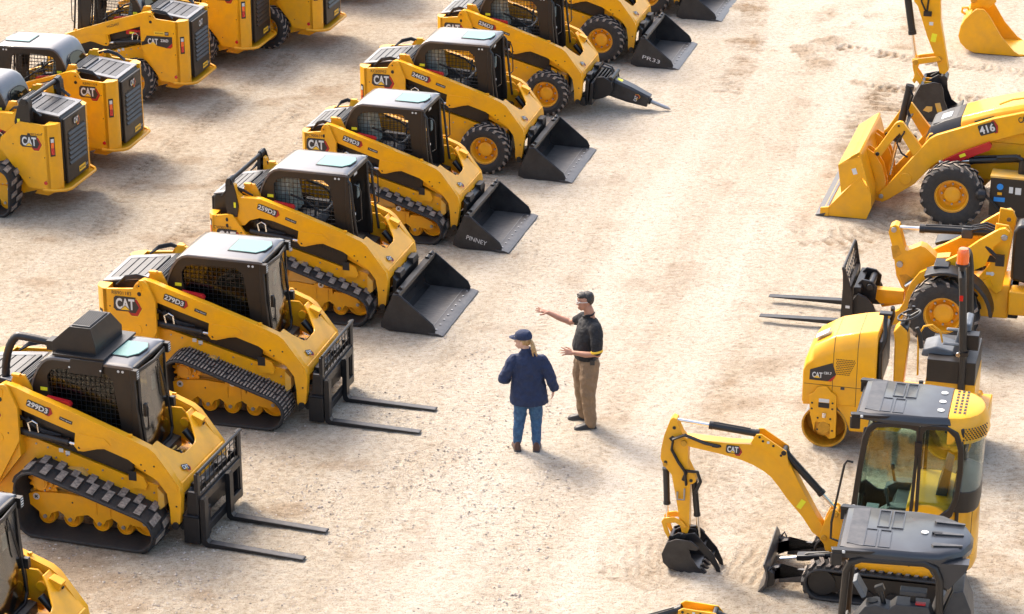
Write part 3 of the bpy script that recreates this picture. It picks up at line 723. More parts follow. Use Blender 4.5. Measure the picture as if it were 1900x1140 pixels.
    if ac:
        b = B(BLK)
        R4 = lambda xa, xb, ya, yb, z: [(xa, ya, z), (xb, ya, z), (xb, yb, z), (xa, yb, z)]
        b.loft([R4(-1.26, -.70, -.36, .36, 2.14), R4(-1.26, -.70, -.36, .36, 2.28), R4(-1.03, -.76, -.34, .20, 2.49)])
        b.prism([(-1.22, 2.14), (-.56, 2.14), (-.56, 2.17), (-1.22, 2.17)], -.44, .44)
        b.prism([(-.98, 2.14), (-.56, 2.14), (-.60, 1.95), (-1.02, 1.95)], -.46, -.43)
        b.m(SLAT).prism([(-1.01, -.31), (-.78, -.31), (-.78, .17), (-1.01, .17)], 2.491, 2.505, 'z')
        b.m(GRILL)
        for k in range(11): b.box((-1.0 + k*.021, -.07, 2.507), (.008, .44, .006))
        b.m(WHT)
        for x in (-1.0, -.60): b.cyl((x, -.462, 2.03), (x, -.468, 2.03), .013, n=8)
        b.m(BLK).box((-1.28, -.25, 2.21), (.14, .16, .12))
        b.build('filter_housing', root, bevel=.012)
        b = B(BLK); P = []
        for t in range(36):
            u = t/35; P.append((-1.33 - .60*sin(u*pi*.5)**.9, -.25 - .05*u, 2.22 + .04*sin(u*pi) - .52*max(0, (u - .45)/.55)**1.4))
        b.tube(P, [.048 + (.004 if i % 2 else 0) for i in range(36)], 12)
        b.build('air_hose', root)
    if rear:                       # shorter tail on the smaller models
        k = 1 - rear/.87
        for o in root.children_recursive:
            vs_ = o.data.vertices; flat = o.name.split('.')[0] in ('badge', 'serial_number', 'dealer_plate')
            cx = sum(v.co.x for v in vs_)/len(vs_)
            for v in vs_:
                if flat and cx < -1.75: v.co.x += (cx + 1.75)*(k - 1)
                elif not flat and v.co.x < -1.75: v.co.x = -1.75 + (v.co.x + 1.75)*k
    return root

def bucket(root, scrawl='', vy=-1, W=.88, x0=.46, x1=1.26):
    b = B(BUCK)
    prof = [(x1, .012), (x0 + .10, .012), (x0 + .02, .05), (x0 - .02, .14), (x0 + .02, .30), (x0 + .10, .50), (x0 + .15, .525), (x0 + .20, .52), (x0 + .19, .47), (x0 + .13, .44), (x0 + .06, .30), (x0 + .03, .16), (x0 + .055, .075), (x0 + .13, .038), (x1 - .02, .032)]
    b.prism(prof, -W, W)
    side = [(x1 - .06, .006), (x0 + .06, .006), (x0 - .06, .05), (x0 - .06, .12), (x0 + .12, .545), (x0 + .22, .545), (x1 - .10, .15), (x1 - .06, .07)]
    for s in (-1, 1):
        b.prism(side, s*(W - .012), s*(W + .008))
        L = [(x0 + .13, .555), (x0 + .22, .545), (x1 - .10, .155), (x1 - .06, .07)]
        b.tube([(x, s*(W - .01), z) for x, z in L], .013, 6)
    b.m(BLKW).prism([(x1 + .06, .004), (x1 + .06, .014), (x1 - .02, .040), (x1 - .16, .040), (x1 - .16, .030), (x1 - .10, .004)], -W - .02, W + .02)
    b.m(BLK)
    b.prism([(x0 + .10, .50), (x0 + .12, .56), (x0 + .21, .56), (x0 + .22, .52)], -W, W)
    for s in (-1, 1):
        for k in range(2): b.cyl((x0 + .165, s*(.60 + k*.17), .555), (x0 + .165, s*(.68 + k*.17), .566), .035, n=10)
    b.m(BUCKF).prism([(x0 + .14, .041), (x0 + .14, .044), (x1 - .17, .036), (x1 - .17, .033)], -W + .02, W - .02)
    b.m(HOOD).box((x1 - .165, 0, .0395), (.008, W*2 - .1, .004))
    b.m(STEEL)
    for k in range(9): b.cyl((x1 - .08, -.76 + k*.19, .038), (x1 - .08, -.76 + k*.19, .052), .016, n=8)
    bo = b.build('bucket', root, bevel=.004)
    if scrawl:
        stencil(root, scrawl, (x0 + .33, vy*(W + .010), .17), Vector((-vy*cos(radians(-14)), 0, sin(radians(-14)))) if vy < 0 else Vector((-1, 0, 0)), Vector((sin(radians(14)), 0, cos(radians(14)))), .07, .34, WHT, 'chalk_mark')
    return bo
def forks(root, x=.60, W=.62, oy=.03):
    b = B(BLK)
    b.prism([(.47, .16), (.60, .10), (.62, .12), (.62, .70), (.50, .70)], -.62, -.58); b.prism([(.47, .16), (.60, .10), (.62, .12), (.62, .70), (.50, .70)], .58, .62)
    b.prism([(.44, .04), (.64, .04), (.64, .38), (.44, .38)], -.64, -.30)
    b.prism([(.44, .40), (.64, .40), (.64, .41), (.44, .41)], -.66, -.28)
    b.box((x + .02, oy, .56), (.05, 1.22, .10)); b.box((x + .02, oy, .14), (.05, 1.22, .10))
    for s in (-1, 1): b.box((x + .01, oy + s*.61, .50), (.05, .07, .86))
    b.tube([(x + .03, oy - .65, .95), (x + .03, oy + .65, .95)], .022, 8)
    b.box((x + .01, oy, .63), (.03, 1.2, .04))
    for k in range(1, 10): b.box((x + .01, oy - .61 + k*.122, .79), (.012, .012, .33))
    for k in range(1, 3): b.box((x + .005, oy, .64 + k*.10), (.012, 1.22, .012))
    b.box((x + .01, oy + .60, .80), (.04, .10, .32))
    b.build('fork_carriage', root, bevel=.005)
    for y in (oy - .60, oy + .14):
        b = B(BLK)
        sh = [(x + .05, .62), (x + .10, .63), (x + .115, .60), (x + .115, .10), (x + .14, .065), (x + 1.32, .035), (x + 1.33, .022), (x + .10, .010), (x + .06, .04), (x + .05, .10)]
        b.prism(sh, y - .05, y + .05)
        b.m(BLKW).prism([(x + .16, .0655), (x + 1.31, .0365), (x + 1.31, .0355), (x + .16, .0645)], y - .042, y + .042)
        b.build('fork_tine', root, bevel=.006)
def hammer(root):
    b = B(BLK)
    b.prism([(.52, .22), (.56, .62), (.66, .78), (.80, .80), (.98, .70), (1.02, .50), (.98, .40), (.80, .30)], -.34, -.30)
    b.prism([(.52, .22), (.56, .62), (.66, .78), (.80, .80), (.98, .70), (1.02, .50), (.98, .40), (.80, .30)], .26, .30)
    b.prism([(.52, .18), (.56, .70), (.62, .70), (.60, .18)], -.50, .50)
    for k in range(4): b.box((.66 + k*.07, -.02, .79 - k*.012), (.028, .60, .035))
    b.cyl((.96, -.30, .74), (.96, .28, .74), .055, n=12)
    b.box((.92, -.02, .52), (.12, .55, .30))
    b.v = [(.50 + (x - .50)*.82, y, .10 + (z - .10)*.80) for x, y, z in b.v]
    b.build('hammer_mount', root, bevel=.008)
    b = B(BUCK)
    a = Vector((.74, 0, .44)); e = Vector((1.53, 0, .175)); d = (e - a).normalized(); n = Vector((-d.z, 0, d.x))
    rings = []
    for t, h, wd in ((0, .15, .14), (.12, .165, .15), (.55, .15, .14), (.88, .115, .115), (1.0, .105, .105)):
        c = a + (e - a)*t
        rings.append([c + n*(h*q) + Vector((0, wd*p, 0)) for p, q in ((-1, -.75), (-.75, -1), (.75, -1), (1, -.75), (1, .75), (.75, 1), (-.75, 1), (-1, .75))])
    b.loft(rings)
    b.m(LBL).box(tuple(a + (e-a)*.25 + n*.162), (.10, .10, .006), Matrix.Rotation(atan2(.40, .94), 3, 'Y'))
    b.build('breaker_housing', root, bevel=.006)
    cat_badge(root, a + (e-a)*.72 + Vector((0, -.139, -.01)), n*-1 if False else n, -d, .06)
    b = B(STEEL); b.cyl(e, e + d*.34, .034, n=12); b.cyl(e + d*.34, e + d*.42, .034, .008, n=12); b.m(BLK).cyl(e - d*.02, e + d*.04, .06, n=12)
    b.build('breaker_tool', root)
    b = B(BLK); 
    for k in range(2): b.tube([(.50, .1 - .2*k, .55), (.66, .1 - .2*k, .78), (.82, .05 - .1*k, .74), (.90, .04 - .08*k, .56)], .018, 7)
    b.build('hose', root)
# ---------------------------------------------------------------- ground
import numpy as np
def vnoise(x, y, seed):
    xi = np.floor(x).astype(np.int64); yi = np.floor(y).astype(np.int64); fx = x - xi; fy = y - yi
    fx = fx*fx*(3-2*fx); fy = fy*fy*(3-2*fy)
    def h(a, b):
        n = (a*374761393 + b*668265263 + seed*1274126177) & 0xffffffff
        n = ((n ^ (n >> 13))*1274126177) & 0xffffffff
        return ((n ^ (n >> 16)) & 0xffff)/65535.
    return (h(xi, yi)*(1-fx) + h(xi+1, yi)*fx)*(1-fy) + (h(xi, yi+1)*(1-fx) + h(xi+1, yi+1)*fx)*fy
def fbm(x, y, s, f, o=4):
    r = 0; a = 1; t = 0
    for k in range(o): r = r + a*vnoise(x*f, y*f, s + k); t += a; a *= .5; f *= 2.07
    return r/t
# (centre line, width, ridge pitch, height, slant of the lugs, sharpness of the print)
TRACKS = [([(4.2, 25.9), (3.07, 26.55), (2.2, 26.85), (1.0, 26.9)], 1.1, .125, .012, .0),
          ([(1.3, 26.2), (1.84, 27.2), (2.6, 28.6), (3.7, 29.3), (5.2, 29.6)], 1.0, .13, .011, .25),
          ([(2.2, 27.6), (3.2, 28.1), (4.6, 28.4)], .8, .12, .017, -.2),
          ([(6.3, 48.0), (7.4, 47.3), (8.6, 46.7), (10.2, 46.0)], .55, .16, .035, .35),
          ([(6.6, 45.6), (7.6, 45.0), (9.3, 44.3)], .45, .15, .028, -.3),
          ([(6.3, 41.0), (6.35, 42.3), (6.6, 43.6), (7.4, 45.4)], 1.6, .27, .036, .18),
          ([(3.9, 45.0), (4.6, 48.0), (5.0, 52.0)], .6, .2, .02, .3),
          ([(-2.6, 47.0), (-3.6, 44.6), (-4.4, 42.0), (-4.8, 39.0), (-5.6, 35.5)], .5, .17, .026, .4),
          ([(-4.2, 47.5), (-5.2, 44.0), (-6.0, 41.0), (-6.4, 37.5)], .5, .17, .024, .4),
          ([(-4.6, 40.6), (-3.3, 42.6), (-1.9, 44.2)], .45, .15, .018, -.4),
          ([(.10, 25.0), (1.15, 30.0), (2.5, 36.0), (4.9, 51.0)], .42, .14, .006, .5),
          ([(1.6, 24.0), (2.5, 30.0), (3.7, 36.5), (5.6, 47.0)], .42, .14, .006, .5),
          ([(-1.2, 27.5), (-.2, 31.5), (1.2, 37.0), (3.4, 50.0)], .36, .14, .004, .5),
          ([(5.0, 24.2), (6.0, 27.5), (6.6, 30.0)], .5, .13, .016, .3), ([(5.9, 24.0), (7.4, 28.4)], .4, .13, .014, .3),
          ([(6.8, 40.4), (6.3, 38.6), (5.5, 37.7), (4.4, 37.5)], .8, .2, .035, .3),
          ([(-2.6, 31.9), (-1.5, 32.6), (-.3, 33.0)], .4, .12, .010, .4), ([(-6.5, 31.6), (-4.6, 33.6), (-4.0, 36)], .4, .13, .012, .4)]
PUDDLE = [(6.6, 50.0, 1.1), (6.1, 48.5, .7), (5.4, 47.7, .9), (5.85, 46.9, .6), (6.3, 45.7, .45), (7.7, 49.6, .8), (7.5, 47.8, .5), (4.5, 48.4, .8), (4.8, 50.8, .9), (5.9, 39.1, .7), (6.5, 38.6, .7), (6.0, 37.9, .6), (6.6, 44.4, .4), (-1.1, 30.0, .25), (2.3, 34.8, .3), (5.2, 36.9, .6)]
def heights(X, Y):
    H = .030*(fbm(X, Y, 3, .35, 3) - .5) + .022*(fbm(X, Y, 11, 2.2, 4) - .5) + .016*(fbm(X, Y, 29, 9., 3) - .5)
    D = np.zeros_like(X); G = np.zeros_like(X); rough = fbm(X, Y, 57, .9, 3); brk = fbm(X, Y, 71, 3.2, 2); wav = fbm(X, Y, 77, .8, 2)
    for P, w, pit, h, sl in TRACKS:
        L = 0.
        pts = []
        for i in range(len(P)-1):          # subdivide for smooth curves
            p0 = P[max(i-1, 0)]; p1 = P[i]; p2 = P[i+1]; p3 = P[min(i+2, len(P)-1)]
            for k in range(6):
                t = k/6.; pts.append(tuple(.5*((2*p1[j]) + (-p0[j]+p2[j])*t + (2*p0[j]-5*p1[j]+4*p2[j]-p3[j])*t*t + (-p0[j]+3*p1[j]-3*p2[j]+p3[j])*t**3) for j in (0, 1)))
        pts.append(P[-1])
        for a, b in zip(pts[:-1], pts[1:]):
            dx, dy = b[0]-a[0], b[1]-a[1]; l = hypot(dx, dy); dx /= l; dy /= l
            m = (np.abs(X-(a[0]+b[0])/2) < l/2 + w) & (np.abs(Y-(a[1]+b[1])/2) < l/2 + w)
            x = X[m]; y = Y[m]
            u = (x-a[0])*dx + (y-a[1])*dy; v = -(x-a[0])*dy + (y-a[1])*dx
            ok = (u >= -.002) & (u < l); e = np.clip((w/2 - np.abs(v))/(.12*w), 0, 1)*ok
            ph = (L + u + sl*np.abs(v) + .10*(brk[m]-.5) + .5*pit*(wav[m]-.5)*1.6)/pit
            r = np.clip(2.2*np.cos(2*pi*ph) - .5, -1, 1)
            amp = np.clip((rough[m]-.28)*4.5, .45, 1)*np.clip((brk[m]-.2)*3, .3, 1)
            H[m] += e*amp*1.5*(h*.5*r - h*.25) ; D[m] = np.maximum(D[m], e*amp*min(1, h*28)); G[m] = np.maximum(G[m], e*amp*np.clip(-r, 0, 1)*min(1, .25 + h*25))  # G marks ridge troughs, coloured darker later as painted shade
            L += l
    for cx, cy, r in PUDDLE:
        d = np.hypot(X-cx, (Y-cy)*.8)/r; k = np.clip(1.2-d, 0, 1)*np.clip((fbm(X, Y, 91, 2.5, 3)-.42)*6, 0, 1)
        H += k*.05*(fbm(X, Y, 97, 14., 2)-.3); D = np.maximum(D, k*1.2)
    return H, D, G
xs = np.arange(-12.6, 12.6, .034); ys = [21.0]
while ys[-1] < 61: ys.append(ys[-1] + .034 + .0010*(ys[-1]-21))
ys = np.array(ys)
X, Y = np.meshgrid(xs, ys); H, D, G = heights(X, Y)
ny, nx = X.shape
lane = np.abs(X - (.4 + (Y-26)*.165 + .8*(fbm(Y, X*0, 5, .15, 2)-.5)))
pale = np.clip(1.25 - lane/ (2.6 + .02*(Y-25)), 0, 1)*.8 + .55*np.clip((X - 2.2 - (Y-26)*.10)/3, 0, 1)
Uu = X*.262 + Y*.965; Vv = X*.965 - Y*.262
streak = fbm(Vv*1.0, Uu*.10, 15, 1.9, 4); rut = sum(np.exp(-((Vv - c + .35*(fbm(Uu*.2, Uu*0, 60+k, 1., 2)-.5))/w_)**2)*s_ for k, (c, w_, s_) in enumerate(((-9.7, .2, .6), (-7.9, .30, 1.), (-7.1, .12, -.5), (-6.15, .34, 1.5), (-5.45, .12, -.7), (-4.7, .16, .8), (-3.9, .2, .6), (-2.6, .15, .6))))
pale = pale*.72 + .08 + .8*(streak-.5) + .26*rut
pale = np.clip(pale + .45*(fbm(X, Y*.6, 41, .55, 4)-.5) - .35*D, 0, 1)
me = bpy.data.meshes.new('ground'); nv = nx*ny
me.vertices.add(nv); co = np.empty((nv, 3), np.float32); co[:, 0] = X.ravel(); co[:, 1] = Y.ravel(); co[:, 2] = H.ravel()
edge = np.minimum(np.minimum(X - xs[0], xs[-1] - X), np.minimum(Y - ys[0], ys[-1] - Y)); co[:, 2] *= np.clip(edge/.5, 0, 1).ravel()
me.vertices.foreach_set('co', co.ravel())
i = (np.arange(ny-1)[:, None]*nx + np.arange(nx-1)[None]).ravel()
F = np.stack([i, i+1, i+nx+1, i+nx], 1).astype(np.int32)
me.loops.add(F.size); me.loops.foreach_set('vertex_index', F.ravel()); me.polygons.add(len(F))
me.polygons.foreach_set('loop_start', np.arange(0, F.size, 4, dtype=np.int32)); me.polygons.foreach_set('loop_total', np.full(len(F), 4, np.int32))
me.update(); me.polygons.foreach_set('use_smooth', np.ones(len(F), bool))
rr = np.clip((D - .7)*2.4, 0, 1)*.5 + .62*G + .55*np.clip((fbm(X*.7, Y, 121, 1.6, 4) - .63)*8, 0, 1)*(1-.9*pale)  # brown earth patches, plus shade painted into the print grooves
a2 = me.attributes.new('brown_and_groove_shade', 'FLOAT', 'POINT'); a2.data.foreach_set('value', np.clip(rr, 0, 1).astype(np.float32).ravel())
at = me.attributes.new('pale', 'FLOAT', 'POINT'); at.data.foreach_set('value', pale.astype(np.float32).ravel())
DIRT = bpy.data.materials.new('dry_dirt'); DIRT.use_nodes = True; t = DIRT.node_tree; bs = t.nodes['Principled BSDF']
bs.inputs['Roughness'].default_value = .95; bs.inputs['Specular IOR Level'].default_value = .15
N = t.nodes.new; LK = t.links.new
geo = N('ShaderNodeNewGeometry'); an = N('ShaderNodeAttribute'); an.attribute_name = 'pale'
def noise(sc, det=4, rough=.6):
    n = N('ShaderNodeTexNoise'); n.inputs['Scale'].default_value = sc; n.inputs['Detail'].default_value = det; n.inputs['Roughness'].default_value = rough
    LK(geo.outputs['Position'], n.inputs['Vector']); return n
def ramp(fac, stops):
    r = N('ShaderNodeValToRGB'); e = r.color_ramp.elements
    e[0].position, e[0].color = stops[0][0], (*stops[0][1], 1); e[1].position, e[1].color = stops[-1][0], (*stops[-1][1], 1)
    for p, c in stops[1:-1]: q = e.new(p); q.color = (*c, 1)
    LK(fac, r.inputs['Fac']); return r
def mix(f, a, b, mode='MIX'):
    m = N('ShaderNodeMix'); m.data_type = 'RGBA'; m.blend_type = mode
    if isinstance(f, float): m.inputs[0].default_value = f
    else: LK(f, m.inputs[0])
    LK(a, m.inputs[6]); LK(b, m.inputs[7]); return m.outputs[2]
n1 = noise(1.3, 6, .65); n2 = noise(9, 5, .7); n3 = noise(55, 3, .7)
tan = ramp(n2.outputs['Fac'], [(.30, (.31, .255, .185)), (.50, (.43, .362, .275)), (.70, (.50, .43, .335))])
pal = ramp(n2.outputs['Fac'], [(.28, (.46, .405, .33)), (.48, (.545, .49, .41)), (.68, (.575, .525, .45))])
f1 = N('ShaderNodeMath'); f1.operation = 'MULTIPLY_ADD'; f1.inputs[1].default_value = .9; LK(n1.outputs['Fac'], f1.inputs[0]); f1.inputs[2].default_value = -.45
f2 = N('ShaderNodeMath'); f2.operation = 'ADD'; f2.use_clamp = True; LK(f1.outputs[0], f2.inputs[0]); LK(an.outputs['Fac'], f2.inputs[1])
c = mix(f2.outputs[0], tan.outputs[0], pal.outputs[0])
ab = N('ShaderNodeAttribute'); ab.attribute_name = 'brown_and_groove_shade'
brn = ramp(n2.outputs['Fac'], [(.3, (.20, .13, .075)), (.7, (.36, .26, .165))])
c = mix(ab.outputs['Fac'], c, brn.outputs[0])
spk = ramp(n3.outputs['Fac'], [(.34, (.40, .35, .30)), (.44, (1, 1, 1)), (.62, (1, 1, 1)), (.75, (1.0, 1.0, 1.0))])
c = mix(.85, c, spk.outputs[0], 'MULTIPLY')
mp = N('ShaderNodeMapping'); mp.inputs['Scale'].default_value = (7, 15, 7); LK(geo.outputs['Position'], mp.inputs['Vector'])
n4 = N('ShaderNodeTexNoise'); n4.inputs['Scale'].default_value = 1.6; n4.inputs['Detail'].default_value = 7; n4.inputs['Roughness'].default_value = .72; LK(mp.outputs[0], n4.inputs['Vector'])
crk = ramp(n4.outputs['Fac'], [(.36, (.58, .50, .42)), (.43, (.86, .82, .77)), (.50, (1, 1, 1)), (.66, (1.0, 1.0, 1.0))])
c = mix(.8, c, crk.outputs[0], 'MULTIPLY')
vo = N('ShaderNodeTexVoronoi'); vo.inputs['Scale'].default_value = 26; LK(geo.outputs['Position'], vo.inputs['Vector'])
vr = ramp(vo.outputs['Distance'], [(.08, (.70, .66, .62)), (.18, (1, 1, 1))])
c = mix(.35, c, vr.outputs[0], 'MULTIPLY')
LK(c, bs.inputs['Base Color'])
bu = N('ShaderNodeBump'); bu.inputs['Strength'].default_value = 1.0; bu.inputs['Distance'].default_value = .045
mx = N('ShaderNodeMath'); mx.operation = 'MULTIPLY_ADD'; mx.inputs[1].default_value = .7; LK(n3.outputs['Fac'], mx.inputs[0]); LK(n2.outputs['Fac'], mx.inputs[2])
LK(mx.outputs[0], bu.inputs['Height']); LK(bu.outputs['Normal'], bs.inputs['Normal'])
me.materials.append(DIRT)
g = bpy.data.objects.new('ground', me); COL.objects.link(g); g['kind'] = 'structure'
b = B(DIRT); x0, x1, y0, y1 = float(xs[0]) + .3, float(xs[-1]) - .3, 21.3, float(ys[-1]) - .3
b.add([(-250, -60, -.05), (250, -60, -.05), (250, 380, -.05), (-250, 380, -.05)], [[0, 1, 2, 3]])
gf = b.build('ground'); gf['kind'] = 'structure'
# loose stones
rg = random.Random(7); b = B(); STN = [mat('stone_pale', (.50, .43, .36), .9), mat('stone_grey', (.34, .29, .25), .9), mat('stone_dark', (.20, .165, .14), .9)]
for m_ in STN: b.m(m_)
def stone(x, y, r):
    z = -.002; q = [(x + r*rg.uniform(.7, 1.2), y, z + r*.2), (x, y + r*rg.uniform(.7, 1.2), z + r*.3), (x - r*rg.uniform(.7, 1.2), y, z + r*.2), (x, y - r*rg.uniform(.7, 1.2), z + r*.3), (x + r*rg.uniform(-.3, .3), y + r*rg.uniform(-.3, .3), z + r*rg.uniform(.6, 1.0))]
    a = rg.uniform(0, 6.3); q = [(x + (p[0]-x)*cos(a) - (p[1]-y)*sin(a), y + (p[0]-x)*sin(a) + (p[1]-y)*cos(a), p[2]) for p in q]
    b.cur = rg.choice((0, 0, 0, 0, 1, 1, 1, 2)); b.add(q, [[0, 1, 4], [1, 2, 4], [2, 3, 4], [3, 0, 4]])
for k in range(22000):
    u = rg.random()
    if u < .50: y = 23.5 + 14*rg.random()**1.3; x = -6.5 + rg.random()*(5.5 + (y-24)*.2)
    elif u < .75: y = 24 + 30*rg.random(); x = rg.uniform(-10, 11)
    else: x = rg.uniform(-11, -2.5); y = rg.uniform(35, 56)
    stone(x, y, .005 + .015*rg.random()**4)
for k in range(11000):
    y = 23.6 + 9.5*rg.random(); x = -6.2 + rg.random()*(6.2 + (y-24)*.15)
    if vnoise(np.array([x*1.1]), np.array([y*1.1]), 5)[0] > .38: stone(x, y, .007 + .016*rg.random()**3)
gr = b.build('gravel', smooth=False); gr['kind'] = 'stuff'; gr['label'] = 'loose pale gravel scattered over the dirt lot'; gr['category'] = 'gravel'
# ---------------------------------------------------------------- the loaders
GA = 'loaders in the long row with their attachments towards the lane'
GB = 'loaders parked tail towards the lane'
loader('track_loader', 'closed-cab track loader cut off by the lower left corner of the photo', 'loader', (-5.10, 23.74, 0), -17, 1.0, 'track', 'closed', 'bucket', group=GA, tw=.45, light=True)
loader('track_loader', 'track loader with a black box and ribbed hose on its cab roof', 'loader', (-4.08, 27.90, 0), -17.3, 1.0, 'track', 'closed', 'forks', '299D3', 'JX900412', group=GA, tw=.45, ac=True, light=True, shift=-.12)
loader('track_loader', 'closed-cab track loader with fine-ribbed rubber tracks, pallet forks and a clean flat roof', 'loader', (-2.90, 31.326, 0), -14.5, 1.0, 'track', 'closed', 'forks', '279D3', 'RB901183', rear=.08, group=GA, tread='bar', tw=.45)
loader('track_loader', 'open-cab track loader with a raised black crossbar behind the cab and a black bucket', 'loader', (-2.0, 34.74, 0), -15.5, 1.0, 'track', 'open', 'bucket', '259D3', 'CW903302', rear=.30, group=GA, tw=.36, lift='radial', bolt='bar')
loader('track_loader', 'open-cab track loader whose black bucket carries white chalk writing, beside a wheeled loader', 'loader', (-1.045, 37.991, 0), -15.5, .965, 'track', 'open', 'bucket', '239D3', 'BC900659', rear=.36, group=GA, tw=.32, lift='radial', scrawl='PINNEY', shift=.05)
loader('wheel_skid_loader', 'wheeled skid loader with a clean black bucket, next to the tracked ones', 'loader', (-.06, 41.24, 0), -14.7, .995, 'wheel', 'open', 'bucket', '246D3', 'KC600952', rear=.10, group=GA)
loader('wheel_skid_loader', 'wheeled skid loader carrying a black hydraulic breaker', 'loader', (.984, 44.403, 0), -14.8, .985, 'wheel', 'open', 'hammer', '236D3', '', rear=.27, group=GA, lift='radial', tR=.40)
loader('wheel_skid_loader', 'wheeled skid loader with a chalk-marked black bucket, beyond the breaker', 'loader', (2.068, 47.66, 0), -15, 1.005, 'wheel', 'open', 'bucket', '', '', rear=.12, group=GA, scrawl='PR33', tR=.44)
loader('wheel_skid_loader', 'wheeled skid loader at the top edge, only a wheel and black bucket showing', 'loader', (3.12, 50.95, 0), -15, 1.0, 'wheel', 'open', 'bucket', '', '', group=GA, tR=.44)
loader('track_loader', 'tail-out track loader with a black crossbar above its hood, at the left edge', 'loader', (-9.24, 39.8, 0), 165, .94, 'track', 'open', 'bucket', '289D3', 'JX902459', vs=1, group=GB, tw=.45, wide=.10, shift=-.34, bolt='bar', vis_rear=True, plate='m')
loader('track_loader', 'tail-out track loader with a pale shiny roof and a grey hood frame', 'loader', (-8.63, 41.77, 0), 166, .94, 'track', 'open', 'bucket', '279D3', 'RB901336', vs=1, group=GB, tw=.32, vis_rear=True)
loader('wheel_skid_loader', 'older tail-out skid loader with a rectangular black side badge and a red arm brace', 'loader', (-7.86, 45.5, 0), 166, .92, 'wheel', 'open', 'bucket', '', 'MGZ04907', vs=1, group=GB, vis_rear='old', tower_badge='old')
loader('wheel_skid_loader', 'tail-out skid loader with a vent grid and a tow plate on its side', 'loader', (-7.05, 47.75, 0), 165, .96, 'wheel', 'open', 'bucket', '', 'DZ300069', vs=1, group=GB, vis_rear=True)
loader('wheel_skid_loader', 'tail-out skid loader at the top edge, its plain yellow side without a logo', 'loader', (-5.82, 48.98, 0), 165, .97, 'wheel', 'open', 'bucket', '', '', vs=1, group=GB, vis_rear=True)
loader('wheel_skid_loader', 'farthest tail-out skid loader, only a sliver of bumper showing at the top edge', 'loader', (-4.95, 52.3, 0), 165, .97, 'wheel', 'open', 'bucket', '', '', vs=1, group=GB, vis_rear=True)
